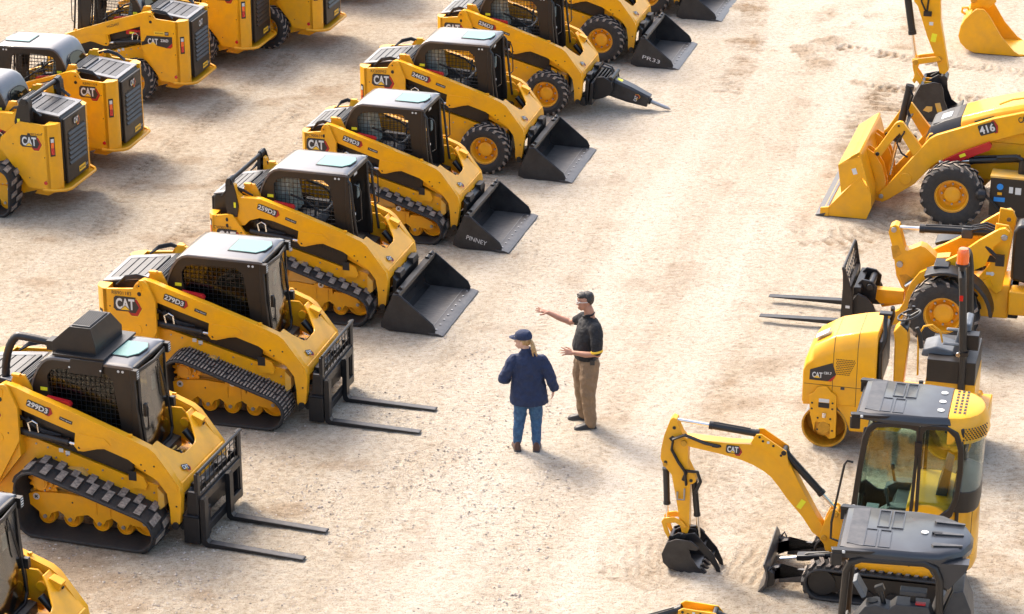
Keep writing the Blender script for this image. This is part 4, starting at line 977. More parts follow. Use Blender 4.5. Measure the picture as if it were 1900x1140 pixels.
# ---------------------------------------------------------------- other machines
def piston(root, a, b, t, R, r, name='hydraulic_cylinder', m=BLK):
    a, b = Vector(a), Vector(b); d = (b - a)
    q = B(m).cyl(a, a + d*t, R, n=14); q.cyl(a + d*(t - .04), a + d*(t + .005), R*1.14, n=14); q.cyl(a, a + d*.04, R*1.14, n=14)
    q.m(CHR).cyl(a + d*t, b, r, n=12)
    q.m(BLK).tube([a + d*.1 + Vector((0, R*.6, R*1.3)), a + d*.5 + Vector((0, R*.6, R*1.4)), a + d*(t-.05) + Vector((0, R*.6, R*1.25))], R*.22, 6)
    return q.build(name, root)
def rot_pts(P, c, a):
    ca, sa = cos(radians(a)), sin(radians(a))
    return [(c[0] + (x-c[0])*ca - (z-c[1])*sa, c[1] + (x-c[0])*sa + (z-c[1])*ca) for x, z in P]
def excavator(name, label, loc, deg, cab, drop=0., group=None):
    root = thing(name, label, 'excavator', loc, deg, 1., group)
    # tracks
    for s in (-1, 1):
        y = s*.41
        rubber_track(root, y, .23, [(-.66, .21, .20), (.68, .21, .20)], 'mini', 40)
        b = B(CHAR); b.prism([(-.70, .10), (-.80, .22), (-.70, .33), (.68, .31), (.74, .22), (.66, .10)], s*.36, s*.47)
        b.m(LBL).box((.05, s*.472, .24), (.04, .003, .035))
        b.build('track_frame', root, bevel=.02)
        for x in (-.40, -.12, .16, .42):
            bb = B(BLK).cyl((x, s*.34, .10), (x, s*.49, .10), .07, n=16); bb.build('track_roller', root)
        bb = B(BLK).cyl((.68, s*.33, .21), (.68, s*.49, .21), .155, n=20); bb.build('idler_wheel', root)
    b = B(BLK); b.prism([(-.5, .20), (-.4, .40), (.5, .40), (.7, .28), (.6, .18)], -.33, .33); b.cyl((0, 0, .38), (0, 0, .47), .27, n=28)
    b.build('undercarriage', root, bevel=.02)
    # dozer blade
    b = B(BLKW)
    for s in (-1, 1):
        b.prism([(.55, .20), (.62, .30), (.95, .27), (1.18, .17), (1.30, .13), (1.30, .22), (1.24, .26), (1.18, .28), (1.18, .10), (.60, .16)], s*.30, s*.39)
    b.m(BLK).box((.86, 0, .28), (.34, .12, .07), Matrix.Rotation(radians(8), 3, 'Y'))
    b.build('blade_arm', root, bevel=.012)
    b = B(BLKW)
    b.prism([(1.39, -.005), (1.35, .02), (1.30, .10), (1.285, .20), (1.30, .30), (1.335, .36), (1.35, .35), (1.32, .28), (1.31, .20), (1.325, .11), (1.40, .005)], -.50, .50)
    for s in (-1, 1): b.m(BLK).prism([(1.30, .06), (1.22, .10), (1.22, .24), (1.29, .28)], s*.36, s*.47); b.tube([(1.28, s*.42, .26), (1.24, s*.45, .32), (1.21, s*.42, .27)], .012, 6)
    b.build('dozer_blade', root, bevel=.004)
    piston(root, (.55, 0, .34), (1.22, 0, .20), .62, .04, .022)
    # house: plan outline with a rounded tail
    hp = [(.40, .47), (.40, -.47), (-.45, -.49)] + [(-.52 - .47*cos(radians(a)), -.485*sin(radians(a))*1.0) for a in (75, 55, 35, 18, 0, -18, -35, -55, -75)] + [(-.45, .49)]
    b = B(YEL)
    rings = []
    for z, k, dx in ((.40, .94, .0), (.44, .985, 0), (.50, 1, 0), (.62, 1, 0)):
        rings.append([(x*k + dx, y*k, z) for x, y in hp])
    b.loft(rings)
    hp2 = [(-.20, .47), (-.20, -.47), (-.45, -.49)] + hp[3:-1] + [(-.45, .49)]
    rings = []
    for z, k in ((.615, 1.0), (1.05, .995), (1.22, .985), (1.30, .95), (1.32, .90)) if cab else ((.615, 1.0), (.85, .99), (.93, .96), (.95, .90)):
        rings.append([((x + .45)*k - .45, y*k, z) for x, y in hp2])
    b.loft(rings)
    b.build('house', root, bevel=.012)
    b = B(BLK)
    b.box((-.22, .478, .58), (.010, .01, .20)); b.box((.02, .473, .58), (.006, .006, .16)); b.cyl((-.28, .485, .55), (-.28, .49, .55), .014, n=8)
    b.box((-.62, .468, .98), (.006, .012, .55)); b.box((-.92, .31, .95), (.006, .012, .62))
    b.m(REDL).box((-.80, .415, .66), (.13, .02, .045), Matrix.Rotation(radians(-29), 3, 'Z') )
    b.build('panel_seam', root)
    stencil(root, '301.7', (-.45, .4985, .60), (-1, 0, 0), (0, 0, 1), .07, .22, WHT, 'model_number', .03)
    stencil(root, 'CAT', (-.99, .12, 1.08), (0, -1, 0), (0, 0, 1), .12, .22, WHT, 'badge', .03)
    # floor and boom mount
    b = B(YEL)
    q = [(.40, .42), (.40, .62), (.50, .70), (.53, .88), (.60, .945), (.66, .94), (.72, .80), (.775, .62), (.77, .56), (.72, .50), (.70, .42), (.55, .40)]
    for s in (-1, 1): b.prism(q, s*.075, s*.105)
    b.prism([(.36, .42), (.36, .66), (.46, .66), (.46, .42)], -.14, .14)
    b.cyl((.46, 0, .40), (.46, 0, .50), .13, n=20); b.cyl((.46, 0, .64), (.46, 0, .70), .10, n=20)
    b.m(YELD)
    for x, z in ((.72, .585), (.605, .89)): b.cyl((x, -.125, z), (x, .125, z), .035, n=16)
    b.m(BLK).box((.50, 0, .56), (.12, .12, .08))
    b.build('swing_bracket', root, bevel=.008)
    # ---- front group; everything turns by drop about the foot pin
    c = (.72, .585); R = lambda P: rot_pts(P, c, drop)
    def R3(x, y, z): p = R([(x, z)])[0]; return (p[0], y, p[1])
    boom = [(.774, .56), (.72, .535), (.675, .575), (.70, .64), (.838, .86), (1.02, 1.19), (1.16, 1.46), (1.20, 1.53), (1.30, 1.60), (1.45, 1.66), (1.62, 1.635), (1.85, 1.622), (2.35, 1.632), (2.41, 1.60), (2.40, 1.545), (2.2, 1.515), (1.913, 1.474), (1.70, 1.43), (1.565, 1.385), (1.44, 1.32), (1.354, 1.255), (1.26, 1.14), (1.173, 1.02), (.98, .80), (.86, .62)]
    b = B(YEL); b.prism(R(boom), -.075, .075)
    ear = [(1.155, 1.42), (1.19, 1.60), (1.24, 1.63), (1.48, 1.78), (1.535, 1.775), (1.57, 1.72), (1.60, 1.655), (1.45, 1.60), (1.30, 1.50), (1.22, 1.40)]
    for s in (-1, 1): b.prism(R(ear), s*.076, s*.092)
    b.m(BLK)
    for x, z in ((1.46, 1.70), (1.34, 1.655), (1.25, 1.545), (1.50, 1.745)): b.cyl(R3(x, .088, z), R3(x, .098, z), .015, n=10)
    for x, z in ((1.22, 1.58),): b.cyl(R3(x, -.10, z), R3(x, .10, z), .03, n=10)
    b.m(WHT).cyl(R3(1.40, .092, 1.69), R3(1.40, .096, 1.69), .02, n=4)
    b.m(BLK)
    lp = [(2.05, 1.58), (2.02, 1.60), (1.94, 1.59), (1.93, 1.565), (1.98, 1.55), (2.04, 1.555)]
    b.prism(R(lp), .0755, .079)
    bo = b.build('boom', root, bevel=.014)
    p0 = R3(1.80, .076, 1.555); d = Vector(R3(1.72, .076, 1.548)) - Vector(p0); d.normalize()
    d = Vector((-cos(radians(drop)), 0, -sin(radians(drop)))); v = Vector((-sin(radians(drop)), 0, cos(radians(drop))))
    cat_badge(bo, Vector(p0), d, v, .075)
    bb = B(); O = Vector(R3(1.0, .076, .96)); poly2(bb, [(-.03, -.06), (.03, -.06), (.03, .06), (-.03, .06)], O, Vector((-.87, 0, -.5)), Vector((-.5, 0, .87)), LBL, .003); bb.build('warning_label', bo)
    stick = [(2.53, 1.83), (2.50, 1.865), (2.455, 1.85), (2.435, 1.78), (2.385, 1.67), (2.33, 1.61), (2.315, 1.50), (2.315, 1.317), (2.26, 1.20), (2.225, 1.15), (2.215, 1.09), (2.25, 1.06), (2.28, 1.05), (2.278, .494), (2.295, .42), (2.355, .41), (2.38, .50), (2.42, .75), (2.496, 1.145), (2.60, 1.27), (2.63, 1.34), (2.626, 1.456), (2.595, 1.63)]
    b = B(YEL); b.prism(R(stick), -.062, .062)
    b.m(YELD); b.cyl(R3(2.36, -.10, 1.57), R3(2.36, .10, 1.57), .035, n=14); b.cyl(R3(2.575, -.08, 1.27), R3(2.575, .08, 1.27), .025, n=12)
    b.m(BLK)
    for x, z in ((2.48, 1.74), (2.57, 1.30), (2.27, 1.10)): b.cyl(R3(x, .06, z), R3(x, .07, z), .02, n=12)
    b.m(GRILL).prism(R([(2.50, 1.56), (2.54, 1.60), (2.50, 1.64), (2.46, 1.62)]), .0625, .065)
    so = b.build('stick', root, bevel=.012)
    piston(root, R3(1.52, 0, 1.745), R3(2.46, 0, 1.82), .60, .042, .020)
    piston(root, R3(1.22, .0, 1.55), (.605, 0, .90), .72, .045, .022)
    piston(root, R3(2.575, 0, 1.20), R3(2.545, 0, .57), .72, .038, .018)
    piston(root, R3(2.245, 0, 1.09), R3(2.17, 0, .36), .62, .036, .018, 'thumb_cylinder')
    b = B(BLK)
    for yy in (.075, .10):
        b.tube([R3(*t) for t in ((1.95, yy, 1.58), (2.12, yy, 1.60), (2.35, yy+.01, 1.68), (2.48, yy+.02, 1.62), (2.50, yy, 1.48), (2.42, yy, 1.33), (2.34, yy, 1.22), (2.32, yy, 1.05))], .014, 7)
    b.tube([R3(*t) for t in ((2.22, .06, .95), (2.16, .07, 1.10), (2.20, .07, 1.22), (2.32, .07, 1.22), (2.36, .07, 1.10))], .022, 7)
    b.m(STEEL).tube([R3(*t) for t in ((2.34, .085, 1.0), (2.34, .09, .86), (2.42, .09, .86), (2.42, .085, .95))], .012, 6)
    b.build('hose', root)
    b = B(YEL)
    for s in (-1, 1):
        b.prism(R([(2.60, .55), (2.57, .60), (2.46, .625), (2.35, .58), (2.30, .52), (2.33, .50), (2.44, .555), (2.54, .53), (2.50, .40), (2.46, .33), (2.50, .32), (2.56, .42)]), s*.07, s*.09)
    b.build('bucket_link', root, bevel=.006)
    bk = [(2.50, .36), (2.40, .41), (2.22, .405), (2.13, .33), (2.15, .29), (2.25, .29), (2.22, .20), (2.14, .08), (2.02, -.02), (2.12, .0), (2.34, -.01), (2.47, .02), (2.545, .09), (2.565, .20)]
    b = B(BUCK); fl = [(2.50, .36), (2.565, .20), (2.545, .09), (2.47, .02), (2.34, -.01), (2.12, .0), (2.02, -.02), (2.14, .035), (2.34, .03), (2.45, .055), (2.51, .11), (2.53, .20), (2.47, .33)]
    b.prism(R(fl), -.20, .20)
    for s in (-1, 1): b.prism(R(bk), s*.20, s*.215)
    for k in range(4):
        y = -.17 + k*.113; b.prism(R([(2.14, .03), (1.99, -.045), (2.0, -.03), (2.10, .06)]), y - .025, y + .025)
    b.prism(R([(2.50, .36), (2.40, .43), (2.22, .42), (2.20, .36)]), -.09, -.07); b.prism(R([(2.50, .36), (2.40, .43), (2.22, .42), (2.20, .36)]), .07, .09)
    b.cyl(R3(2.34, -.1, .40), R3(2.34, .1, .40), .03, n=12); b.cyl(R3(2.48, -.1, .36), R3(2.48, .1, .36), .03, n=12)
    b.build('bucket', root, bevel=.005)
    b = B(BLK)
    th = [(2.30, .44), (2.20, .46), (2.10, .35), (1.97, .20), (1.90, .05), (1.885, -.05), (1.915, -.06), (1.95, .02), (2.05, .16), (2.15, .25), (2.28, .34)]
    b.prism(R(th), .09, .11); b.prism(R(th), -.11, -.09)
    for x, z in ((2.0, .16), (2.10, .28)): b.cyl(R3(x, -.1, z), R3(x, .1, z), .018, n=8)
    b.build('thumb', root, bevel=.006)
    # ---- cab or canopy; z up to 2.36
    if cab:
        O = [(.42, .70), (.40, 1.20), (.365, 1.60), (.315, 2.05), (.27, 2.18), (.20, 2.24), (-.20, 2.27), (-.58, 2.28), (-.70, 2.22), (-.78, 2.05), (-.80, 1.75), (-.76, 1.40), (-.70, 1.20), (-.55, 1.02), (-.30, .95), (-.15, .70)]
        W1 = [(.34, 1.10), (.325, 1.38), (.29, 1.70), (.25, 2.02), (.22, 2.12), (.16, 2.18), (0, 2.20), (-.20, 2.20), (-.265, 2.18), (-.27, 2.05), (-.26, 1.8), (-.25, 1.5), (-.24, 1.2), (-.22, 1.02), (-.05, 1.0), (.2, 1.0)]
        W2 = [(-.34, 2.16), (-.38, 2.21), (-.60, 2.22), (-.68, 2.15), (-.725, 2.0), (-.735, 1.75), (-.72, 1.45), (-.66, 1.28), (-.56, 1.20), (-.34, 1.22)]
        b = B(CHAR)
        allO = O
        for s in (-1, 1):
            b.frame(resx(O[:9] + [(-.30, 2.275)][:0], 0) if False else [(.42, .70), (.40, 1.20), (.365, 1.60), (.315, 2.05), (.27, 2.18), (.20, 2.24), (0, 2.26), (-.20, 2.27), (-.30, 2.275), (-.305, 2.1), (-.30, 1.8), (-.29, 1.5), (-.28, 1.2), (-.27, .95), (-.10, .75), (.2, .70)], W1, s*.44, s*.475)
            b.frame([(-.30, 2.24), (-.36, 2.275), (-.58, 2.28), (-.72, 2.21), (-.79, 2.03), (-.80, 1.75), (-.77, 1.40), (-.71, 1.20), (-.57, 1.02), (-.30, .98)], W2, s*.44, s*.473)
        b.frame([(-.44, .95), (-.44, 2.25), (.44, 2.25), (.44, .95)], [(-.38, 1.0), (-.38, 2.18), (.38, 2.18), (.38, 1.0)], -.78, -.74, 'x')
        for s in (-1, 1): b.prism([(.375, .72), (.355, 1.2), (.32, 1.6), (.26, 2.15), (.31, 2.15), (.365, 1.6), (.40, 1.2), (.42, .72)], s*.40, s*.44)
        b.prism([(.33, .70), (.42, .70), (.41, .95), (.34, .95)], -.44, .44)
        b.build('cab_frame', root, bevel=.014)
        b = B(GLS)
        for s in (-1, 1): b.prism(scl(W1, 1.03), s*.455, s*.459); b.prism(scl(W2, 1.03), s*.455, s*.459)
        b.prism([(.345, .95), (.265, 2.15), (.269, 2.15), (.349, .95)], -.40, .40)
        b.build('cab_window', root, smooth=False)
        b = B(GLS)      # wrapped rear quarter glass
        ring = [(-.80, .455), (-.88, .43), (-.945, .36), (-.98, .25), (-.99, .0), (-.98, -.25), (-.945, -.36), (-.80, -.455)]
        b.add([(x, y, z) for z in (1.50, 2.12) for x, y in ring], [[i, i+1, 9+i, 8+i] for i in range(7)])
        b.build('rear_window', root)
        b = B(CHAR)
        rings = []
        for z, k in ((1.24, .98), (1.28, 1.0), (1.50, 1.0)):
            rings.append([(-.70, .46*k)] + [(-.80 + (x + .80)*k, y*k) for x, y in ring] + [(-.70, -.46*k)])
        b.loft([[(x, y, z) for x, y in r] for r, z in zip(rings, (1.24, 1.28, 1.50))])
        b.build('rear_panel', root, bevel=.01)
        b = B(BLK)
        b.tube([(.40, .50, 1.75), (.46, .52, 1.77), (.49, .52, 1.72), (.60, .52, 1.0), (.60, .52, .80), (.50, .50, .76)], .014, 7)
        b.build('grab_rail', root); b = B(BLK).box((-.30, .485, 1.98), (.08, .02, .16)); b.build('door_hinge', root)
    else:
        b = B(CHAR)
        b.tube([(.34, .44, .60), (.33, .45, 1.40), (.30, .455, 2.08), (.26, .455, 2.18), (.16, .455, 2.23), (-.45, .455, 2.25), (-.56, .455, 2.20), (-.61, .455, 2.08), (-.64, .45, 1.50), (-.66, .44, 1.2)], .038, 10)
        b.tube([(.34, -.44, .60), (.33, -.45, 1.40), (.30, -.455, 2.08), (.26, -.455, 2.18), (.16, -.455, 2.23), (-.45, -.455, 2.25), (-.56, -.455, 2.20), (-.61, -.455, 2.08), (-.64, -.45, 1.50), (-.66, -.44, 1.2)], .038, 10)
        b.tube([(.50, .47, .55), (.50, .47, 1.30), (.46, .46, 1.36), (.36, .45, 1.37)], .016, 7)
        b.m(BLK).box((.27, .30, 1.42), (.10, .14, .20), Matrix.Rotation(radians(30), 3, 'Y'))
        b.build('canopy_post', root)
    # roof: five-sided plan, bevelled front, ribs
    fr, rr = .30, (-.62 if cab else -.60)
    plan = [(.38, -.43), (.38, .43), (.10, .475), (-.35, .475), (rr, .44)] + ([] if cab else [(-.80, .30), (-.88, .10), (-.88, -.10), (-.80, -.30)]) + [(rr, -.44), (-.35, -.475), (.10, -.475)]
    b = B(ROOFX)
    def rng(k, z, fx=0): return [((x + .15)*k - .15 + (fx if x > .3 else 0), y*k, z) for x, y in plan]
    b.loft([rng(1.0, 2.25 if cab else 2.22), rng(1.02, 2.29), rng(.985, 2.335), rng(.93, 2.355, -.06)])
    if not cab:
        b.prism([(-.45, 2.25), (-.60, 2.02), (-.70, 1.98), (-.86, 2.20), (-.88, 2.27)], .30, .44) 
    roofb = b
    for s in (-1, 1):
        b = B(BLK); b.prism([(.46, s*.455), (.44, s*.52), (.16, s*.50), (.02, s*.47), (.30, s*.43)], 2.30, 2.335, 'z')
        b.prism([(.46, s*.50), (.44, s*.52), (.34, s*.51)], 2.16, 2.30, 'z')
        b.m(WHT).box((.33, s*.515, 2.318), (.03, .012, .03)); b.build('roof_bracket', root, bevel=.005)
    b = roofb; b.m(BLK).prism([(.41, -.42), (.41, .42), (.36, .43), (.36, -.43)], 2.25, 2.27, 'z')
    b.m(ROOFX)
    for y0, y1, xs in ((-.40, -.03, (-.14, .0)), (.03, .41, (-.10, .04))):
        for x in xs:
            x0 = x + (.06 if y0 > 0 else 0); 
            b.frame([(x0 - .065, y0), (x0 + .055, y0), (x0 + .055, y1), (x0 - .065, y1)], [(x0 - .055, y0 + .012), (x0 + .045, y0 + .012), (x0 + .045, y1 - .012), (x0 - .055, y1 - .012)], 2.355, 2.362, 'z')
    b.m(BLKW).prism([(.315, -.38), (.315, .38), (.15, .42), (.15, -.42)], 2.354, 2.360, 'z')
    if cab: 
        for y in (-.24, 0, .24): b.m(WHT).cyl((-.50, y, 2.356), (-.50, y, 2.364), .038, n=16)
    else:
        b.m(WHT).cyl((-.42, 0, 2.356), (-.42, 0, 2.364), .035, n=16); b.m(BLK).box((-.54, 0, 2.366), (.10, .03, .02))
        for y in (-.26, 0, .26): b.m(BLKW).prism([(-.52, y - .035), (-.50, y), (-.52, y + .035), (-.80, y*.9 + .012), (-.80, y*.9 - .012)], 2.354, 2.372, 'z')
    b.build('cab_roof', root)
    if cab:      # vented yellow rear cowl
        b = B(YEL)
        pl = lambda k, g: [(-.60, .44*k)] + [(-.62 - (.385 + g)*sin(radians(a)), (.44*k)*cos(radians(a))) for a in (20, 38, 55, 72, 90, 108, 125, 142, 160)] + [(-.60, -.44*k)]
        b.loft([[(x, y, 2.06) for x, y in pl(1.06, .015)], [(x, y, 2.13) for x, y in pl(1.08, .03)], [(x, y, 2.27) for x, y in pl(1.03, .0)], [(x, y, 2.345) for x, y in pl(.92, -.04)], [(x, y, 2.368) for x, y in pl(.80, -.09)]])
        b.m(GRILL)
        for i in range(3):
            for j in range(8): b.box((-.655 - i*.052, -.30 + j*.082, 2.369), (.030, .055, .006))
        for j in range(9):
            for k in range(6):
                a = radians(22 + j*5 + (k % 2)*2.5); b.cyl((-.62 - .418*sin(a), .468*cos(a), 2.12 + k*.025), (-.62 - .432*sin(a), .484*cos(a), 2.12 + k*.025), .009, n=6)
        b.build('rear_cowl', root, bevel=.02)
    # seat and controls
    b = B(SEAT); z0 = .0
    b.prism([(-.42, .85), (-.42, 1.12), (-.05, 1.14), (.0, 1.02), (-.05, .85)], -.22, .22)
    b.prism([(-.60, 1.08), (-.66, 1.62), (-.58, 1.66), (-.46, 1.14)], -.22, .22)
    for s in (-1, 1):
        b.prism([(-.50, 1.0), (-.50, 1.22), (-.02, 1.20), (.10, 1.12), (.10, 1.0)], s*.26, s*.40)
        b.cyl((.0, s*.32, 1.18), (.03, s*.32, 1.34), .018, n=8); b.cyl((.03, s*.32, 1.33), (.035, s*.32, 1.40), .03, .022, n=10)
    b.m(BLUE if False else SEATG).box((.18, .28, 1.10), (.14, .2, .05))
    b.build('operator_seat', root, bevel=.02)
    if not cab:
        b = B(SEAT); b.prism([(-.60, .95), (-.62, 1.55), (-.74, 1.93), (-.84, 1.96), (-.93, 1.75), (-.98, 1.30), (-.92, .85)], .0, .40); b.m(SLAT).prism([(-.612, 1.50), (-.62, 1.60), (-.735, 1.92), (-.725, 1.93), (-.60, 1.56)], .08, .32); b.m(SEAT)
        b.m(SEAT).prism([(.26, .62), (.24, 1.48), (.10, 1.70), (.0, 1.73), (-.14, 1.70), (-.20, 1.76), (-.52, 1.76), (-.58, 1.60), (-.58, .62)], .25, .44)
        b.m(GRILL).cyl((.03, .35, 1.715), (.03, .35, 1.74), .05, n=16); b.m(BLK).cyl((-.08, .34, 1.70), (-.04, .34, 1.84), .026, n=10); b.box((-.03, .34, 1.87), (.09, .06, .07), Matrix.Rotation(radians(25), 3, 'Y')); b.box((-.36, .34, 1.80), (.05, .05, .10)); b.m(SEATG).box((.17, .25, 1.83), (.05, .17, .20), Matrix.Rotation(radians(30), 3, 'Y')); b.m(BLK)
        b.m(SEAT).box((-.36, .34, 1.87), (.26, .11, .05)); b.m(RED).box((-.44, .40, 1.775), (.10, .05, .02)); b.build('control_console', root, bevel=.02)
    return root
excavator('mini_excavator', 'mini excavator with a glazed cab and a yellow vented rear cowl', (4.262, 26.15, 0), 166, True, group='mini excavators')
excavator('mini_excavator', 'open-canopy mini excavator with an all black roof, cut off by the bottom edge', (3.672, 22.96, 0), 167.5, False, drop=-28.5, group='mini excavators')

def gp_bucket(root, prof, inner, W, side, m=YEL, lip=True, name='bucket'):
    b = B(m); b.prism(prof, -W, W)
    for s in (-1, 1): b.prism(side, s*(W - .02), s*(W + .015))
    return b
def backhoe():
    root = thing('backhoe_loader', 'yellow backhoe loader with a wide yellow front bucket lowered to the ground', 'backhoe', (7.16, 38.997, 0), 164)
    b = B(YEL)
    W = 1.06
    out_ = [(2.06, .012), (1.50, .012), (1.32, .03), (1.26, .20), (1.28, .42), (1.36, .66), (1.46, .98), (1.50, 1.10), (1.62, 1.02), (1.66, .96)]
    inn = [(1.62, .93), (1.50, 1.03), (1.42, .80), (1.34, .50), (1.31, .30), (1.34, .14), (1.50, .06), (2.04, .04)]
    b.prism(out_ + inn, -W, W)
    sd = [(2.05, .005), (1.33, .005), (1.27, .16), (1.29, .42), (1.47, 1.0), (1.52, 1.10), (1.80, .80), (1.745, .42), (1.50, .62), (1.93, .15), (2.05, .13)]
    side = [(2.06, .005), (1.33, .005), (1.26, .20), (1.28, .42), (1.46, .70), (1.93, .16), (2.06, .13)]
    top = [(1.46, .70), (1.34, .60), (1.47, 1.02), (1.62, .97), (1.82, .86), (1.75, .40)]
    for s in (-1, 1):
        b.prism(side, s*(W - .02), s*(W + .014)); b.prism(top, s*(W - .02), s*(W + .012))
        b.prism([(2.065, .004), (1.93, .004), (1.93, .155), (2.065, .135)], s*(W + .014), s*(W + .028))
        b.prism([(1.93, .13), (1.93, .165), (1.46, .72), (1.44, .69)], s*(W + .014), s*(W + .022))
    # closing shell between the side ears: the sloped upper front face
    b.prism([(1.82, .86), (1.60, .985), (1.58, .96), (1.80, .83)], -W, W)
    b.prism([(1.82, .86), (1.50, 1.10), (1.47, 1.07), (1.79, .83)], -W, W)
    b.m(BLKW).prism([(2.14, .0), (2.14, .010), (1.98, .055), (1.98, .045), (2.0, .002)], -W - .03, W + .03)
    b.m(WHT).box((1.555, W + .016, .78), (.07, .004, .10), Matrix.Rotation(radians(20), 3, 'Y'))
    b.build('bucket', root, bevel=.008)
    for y in (-.42, .42):
        b = B(YEL)
        for dy in (-.10, .10):
            b.prism([(1.27, .14), (1.20, .13), (1.12, .30), (1.13, .48), (1.20, .72), (1.34, .93), (1.44, .99), (1.46, .95), (1.30, .50)], y + dy - .015, y + dy + .015)
        b.build('bucket_bracket', root, bevel=.004)
    for s in (-1, 1):
        y = s*.52
        b = B(YEL)
        b.prism([(-1.30, 1.90), (-.944, 1.808), (-.489, 1.671), (.38, 1.32), (.48, 1.25), (1.10, .42), (1.18, .345), (1.235, .27), (1.235, .18), (1.17, .13), (1.08, .18), (.675, .48), (.42, .80), (.34, .87), (.20, .935), (-.50, 1.30), (-1.30, 1.60)], y - .05, y + .05)
        b.m(YEL).cyl((.814, y + s*.04, .558), (.814, y + s*.062, .558), .10, n=24)
        b.m(STEEL).cyl((1.185, y - s*.05, .235), (1.185, y + s*.075, .235), .038, n=14)
        ao = b.build('loader_arm', root, bevel=.014)
        if s > 0:
            num_badge(ao, '416', Vector((-.40, y + .052, 1.50)), Vector((-cos(radians(-21)), 0, -sin(radians(-21)))), Vector((sin(radians(21)), 0, cos(radians(21)))), .13, .24)
            stencil(ao, 'CAT', (-.95, y + .052, 1.70), (-1, 0, .3), (.3, 0, 1), .09, .16, DBLK, 'badge', .03)
        b = B(YEL)
        b.prism([(.96, 1.49), (1.01, 1.47), (1.05, 1.42), (1.29, 1.02), (1.33, .98), (1.34, .92), (1.29, .88), (1.22, .90), (1.02, 1.22), (.95, 1.30), (.70, .92), (.60, .98), (.58, 1.08), (.86, 1.42), (.91, 1.48)], y - .04, y + .04)
        b.m(BLK).cyl((.97, y - .05, 1.42), (.97, y + .05, 1.42), .02, n=10); b.cyl((1.28, y - .06, .93), (1.28, y + .06, .93), .032, n=12)
        b.build('tilt_lever', root, bevel=.01)
        if s > 0: piston(root, (.895, .0, 1.93), (1.15, .0, .42), .62, .062, .03)
        b = B(BLK)
        for k in range(2): b.tube([(.88, .08, 1.88 - k*.05), (.83, .12, 1.80), (.90, .10, 1.55), (.85 + .03*k, .12, 1.45), (.88, y + .10, 1.32), (.98, y + .08, 1.15), (.90, y + .06, .98), (.80, y + .05, .92)], .015, 6)
        b.build('hose', root)
        piston(root, (-.95, s*.60, 1.07), (.30, s*.60, .90), .62, .055, .03, 'lift_cylinder')
    b = B(RED); b.prism([(.25, .94), (.30, .88), (.22, .84), (-.47, 1.18), (-.50, 1.25), (-.46, 1.31), (.0, 1.09)], .59, .66)
    b.m(LBL).box((-.06, .661, 1.06), (.10, .003, .05), Matrix.Rotation(radians(27), 3, 'Y')); b.m(STEEL).cyl((.245, .60, .89), (.245, .68, .89), .05, n=14)
    b.build('arm_brace', root, bevel=.008)
    b = B(YEL)
    b.prism([(.58, .75), (.55, 1.20), (.50, 1.30), (-.05, 1.42), (-3.4, 1.5), (-3.4, .62), (.2, .62)], -.44, .44)
    rings = []
    for x, zt in ((.02, 1.60), (-.5, 1.78), (-.95, 1.90), (-1.6, 1.95)):
        rings.append([(x, y*.47, z) for y, z in ((-1, 1.25), (1, 1.25), (1.0, zt - .20), (.93, zt - .07), (.75, zt), (-.75, zt), (-.93, zt - .07), (-1, zt - .20))])
    b.loft(rings)
    b.build('engine_hood', root, bevel=.02)
    b = B(BLK)
    b.loft([[(x, y*.46, z) for y, z in ((-1, zb), (1, zb), (.97, zt - .12), (.72, zt), (-.72, zt), (-.97, zt - .12))] for x, zb, zt in ((.02, 1.42, 1.60), (.28, 1.33, 1.50), (.50, 1.22, 1.38), (.56, 1.10, 1.22))])
    b.m(SLAT).prism([(.47, -.30), (.47, .30), (.10, .30), (.10, -.30)], .0, .012, 'z'); 
    b.v[-8:] = [(x, y, z + 1.405 + (.47 - x)*.42) for x, y, z in b.v[-8:]]
    b.m(WHT).prism([(.36, -.10), (.36, .16), (.20, .16), (.20, -.10)], 0, .014, 'z'); b.v[-8:] = [(x, y, z + 1.41 + (.47 - x)*.42) for x, y, z in b.v[-8:]]
    b.build('front_grille', root, bevel=.015)
    b = B(GRILL); b.prism([(-.17, 1.50), (-.20, 1.58), (-.48, 1.68), (-.46, 1.60)], .468, .474)
    b.build('hood_vent', root)
    b = B(YEL); b.tube([(-.55, .40, 1.86), (-.75, .42, 1.96), (-1.1, .42, 2.04), (-1.7, .42, 2.1)], .016, 7); b.build('hand_rail', root)
    b = B(CHAR); b.box((-.85, .80, .54), (.60, .34, .62)); b.m(YELW).box((-.85, .80, .865), (.62, .36, .03))
    b.m(BLUE).cyl((-.70, .972, .71), (-.70, .985, .71), .05, n=16); b.box((-.70, .973, .50), (.17, .005, .07)); b.m(YEL).box((-.70, .98, .60), (.07, .02, .04))
    b.m(WHT).box((-.87, .973, .67), (.06, .004, .10)); b.box((-.98, .973, .66), (.09, .004, .11)); b.build('battery_box', root)
    b = B(BLK).cyl((-1.0, .75, .88), (-1.0, .75, 1.10), .06, n=14); b.tube([(-1.0, .75, 1.10), (-.90, .72, 1.14), (-.60, .66, 1.08)], .035, 8)
    b.build('hose', root)
    for s in (-1, 1): tyre_wheel(root, .03, s*.90, s, R=.50, W=.32, rim=.265, lug=18, hub=.11, name='front_wheel')
    for s in (-1, 1): tyre_wheel(root, -2.1, s*.85, s, R=.72, W=.45, rim=.36, lug=20, hub=.13, name='rear_wheel')
    b = B(YELW); b.box((.03, 0, .48), (.2, 1.5, .16)); b.prism([(.45, .70), (.40, .40), (-.35, .40), (-.60, .70)], -.30, .30); b.build('front_axle', root, bevel=.02)
    b = B(BLK)
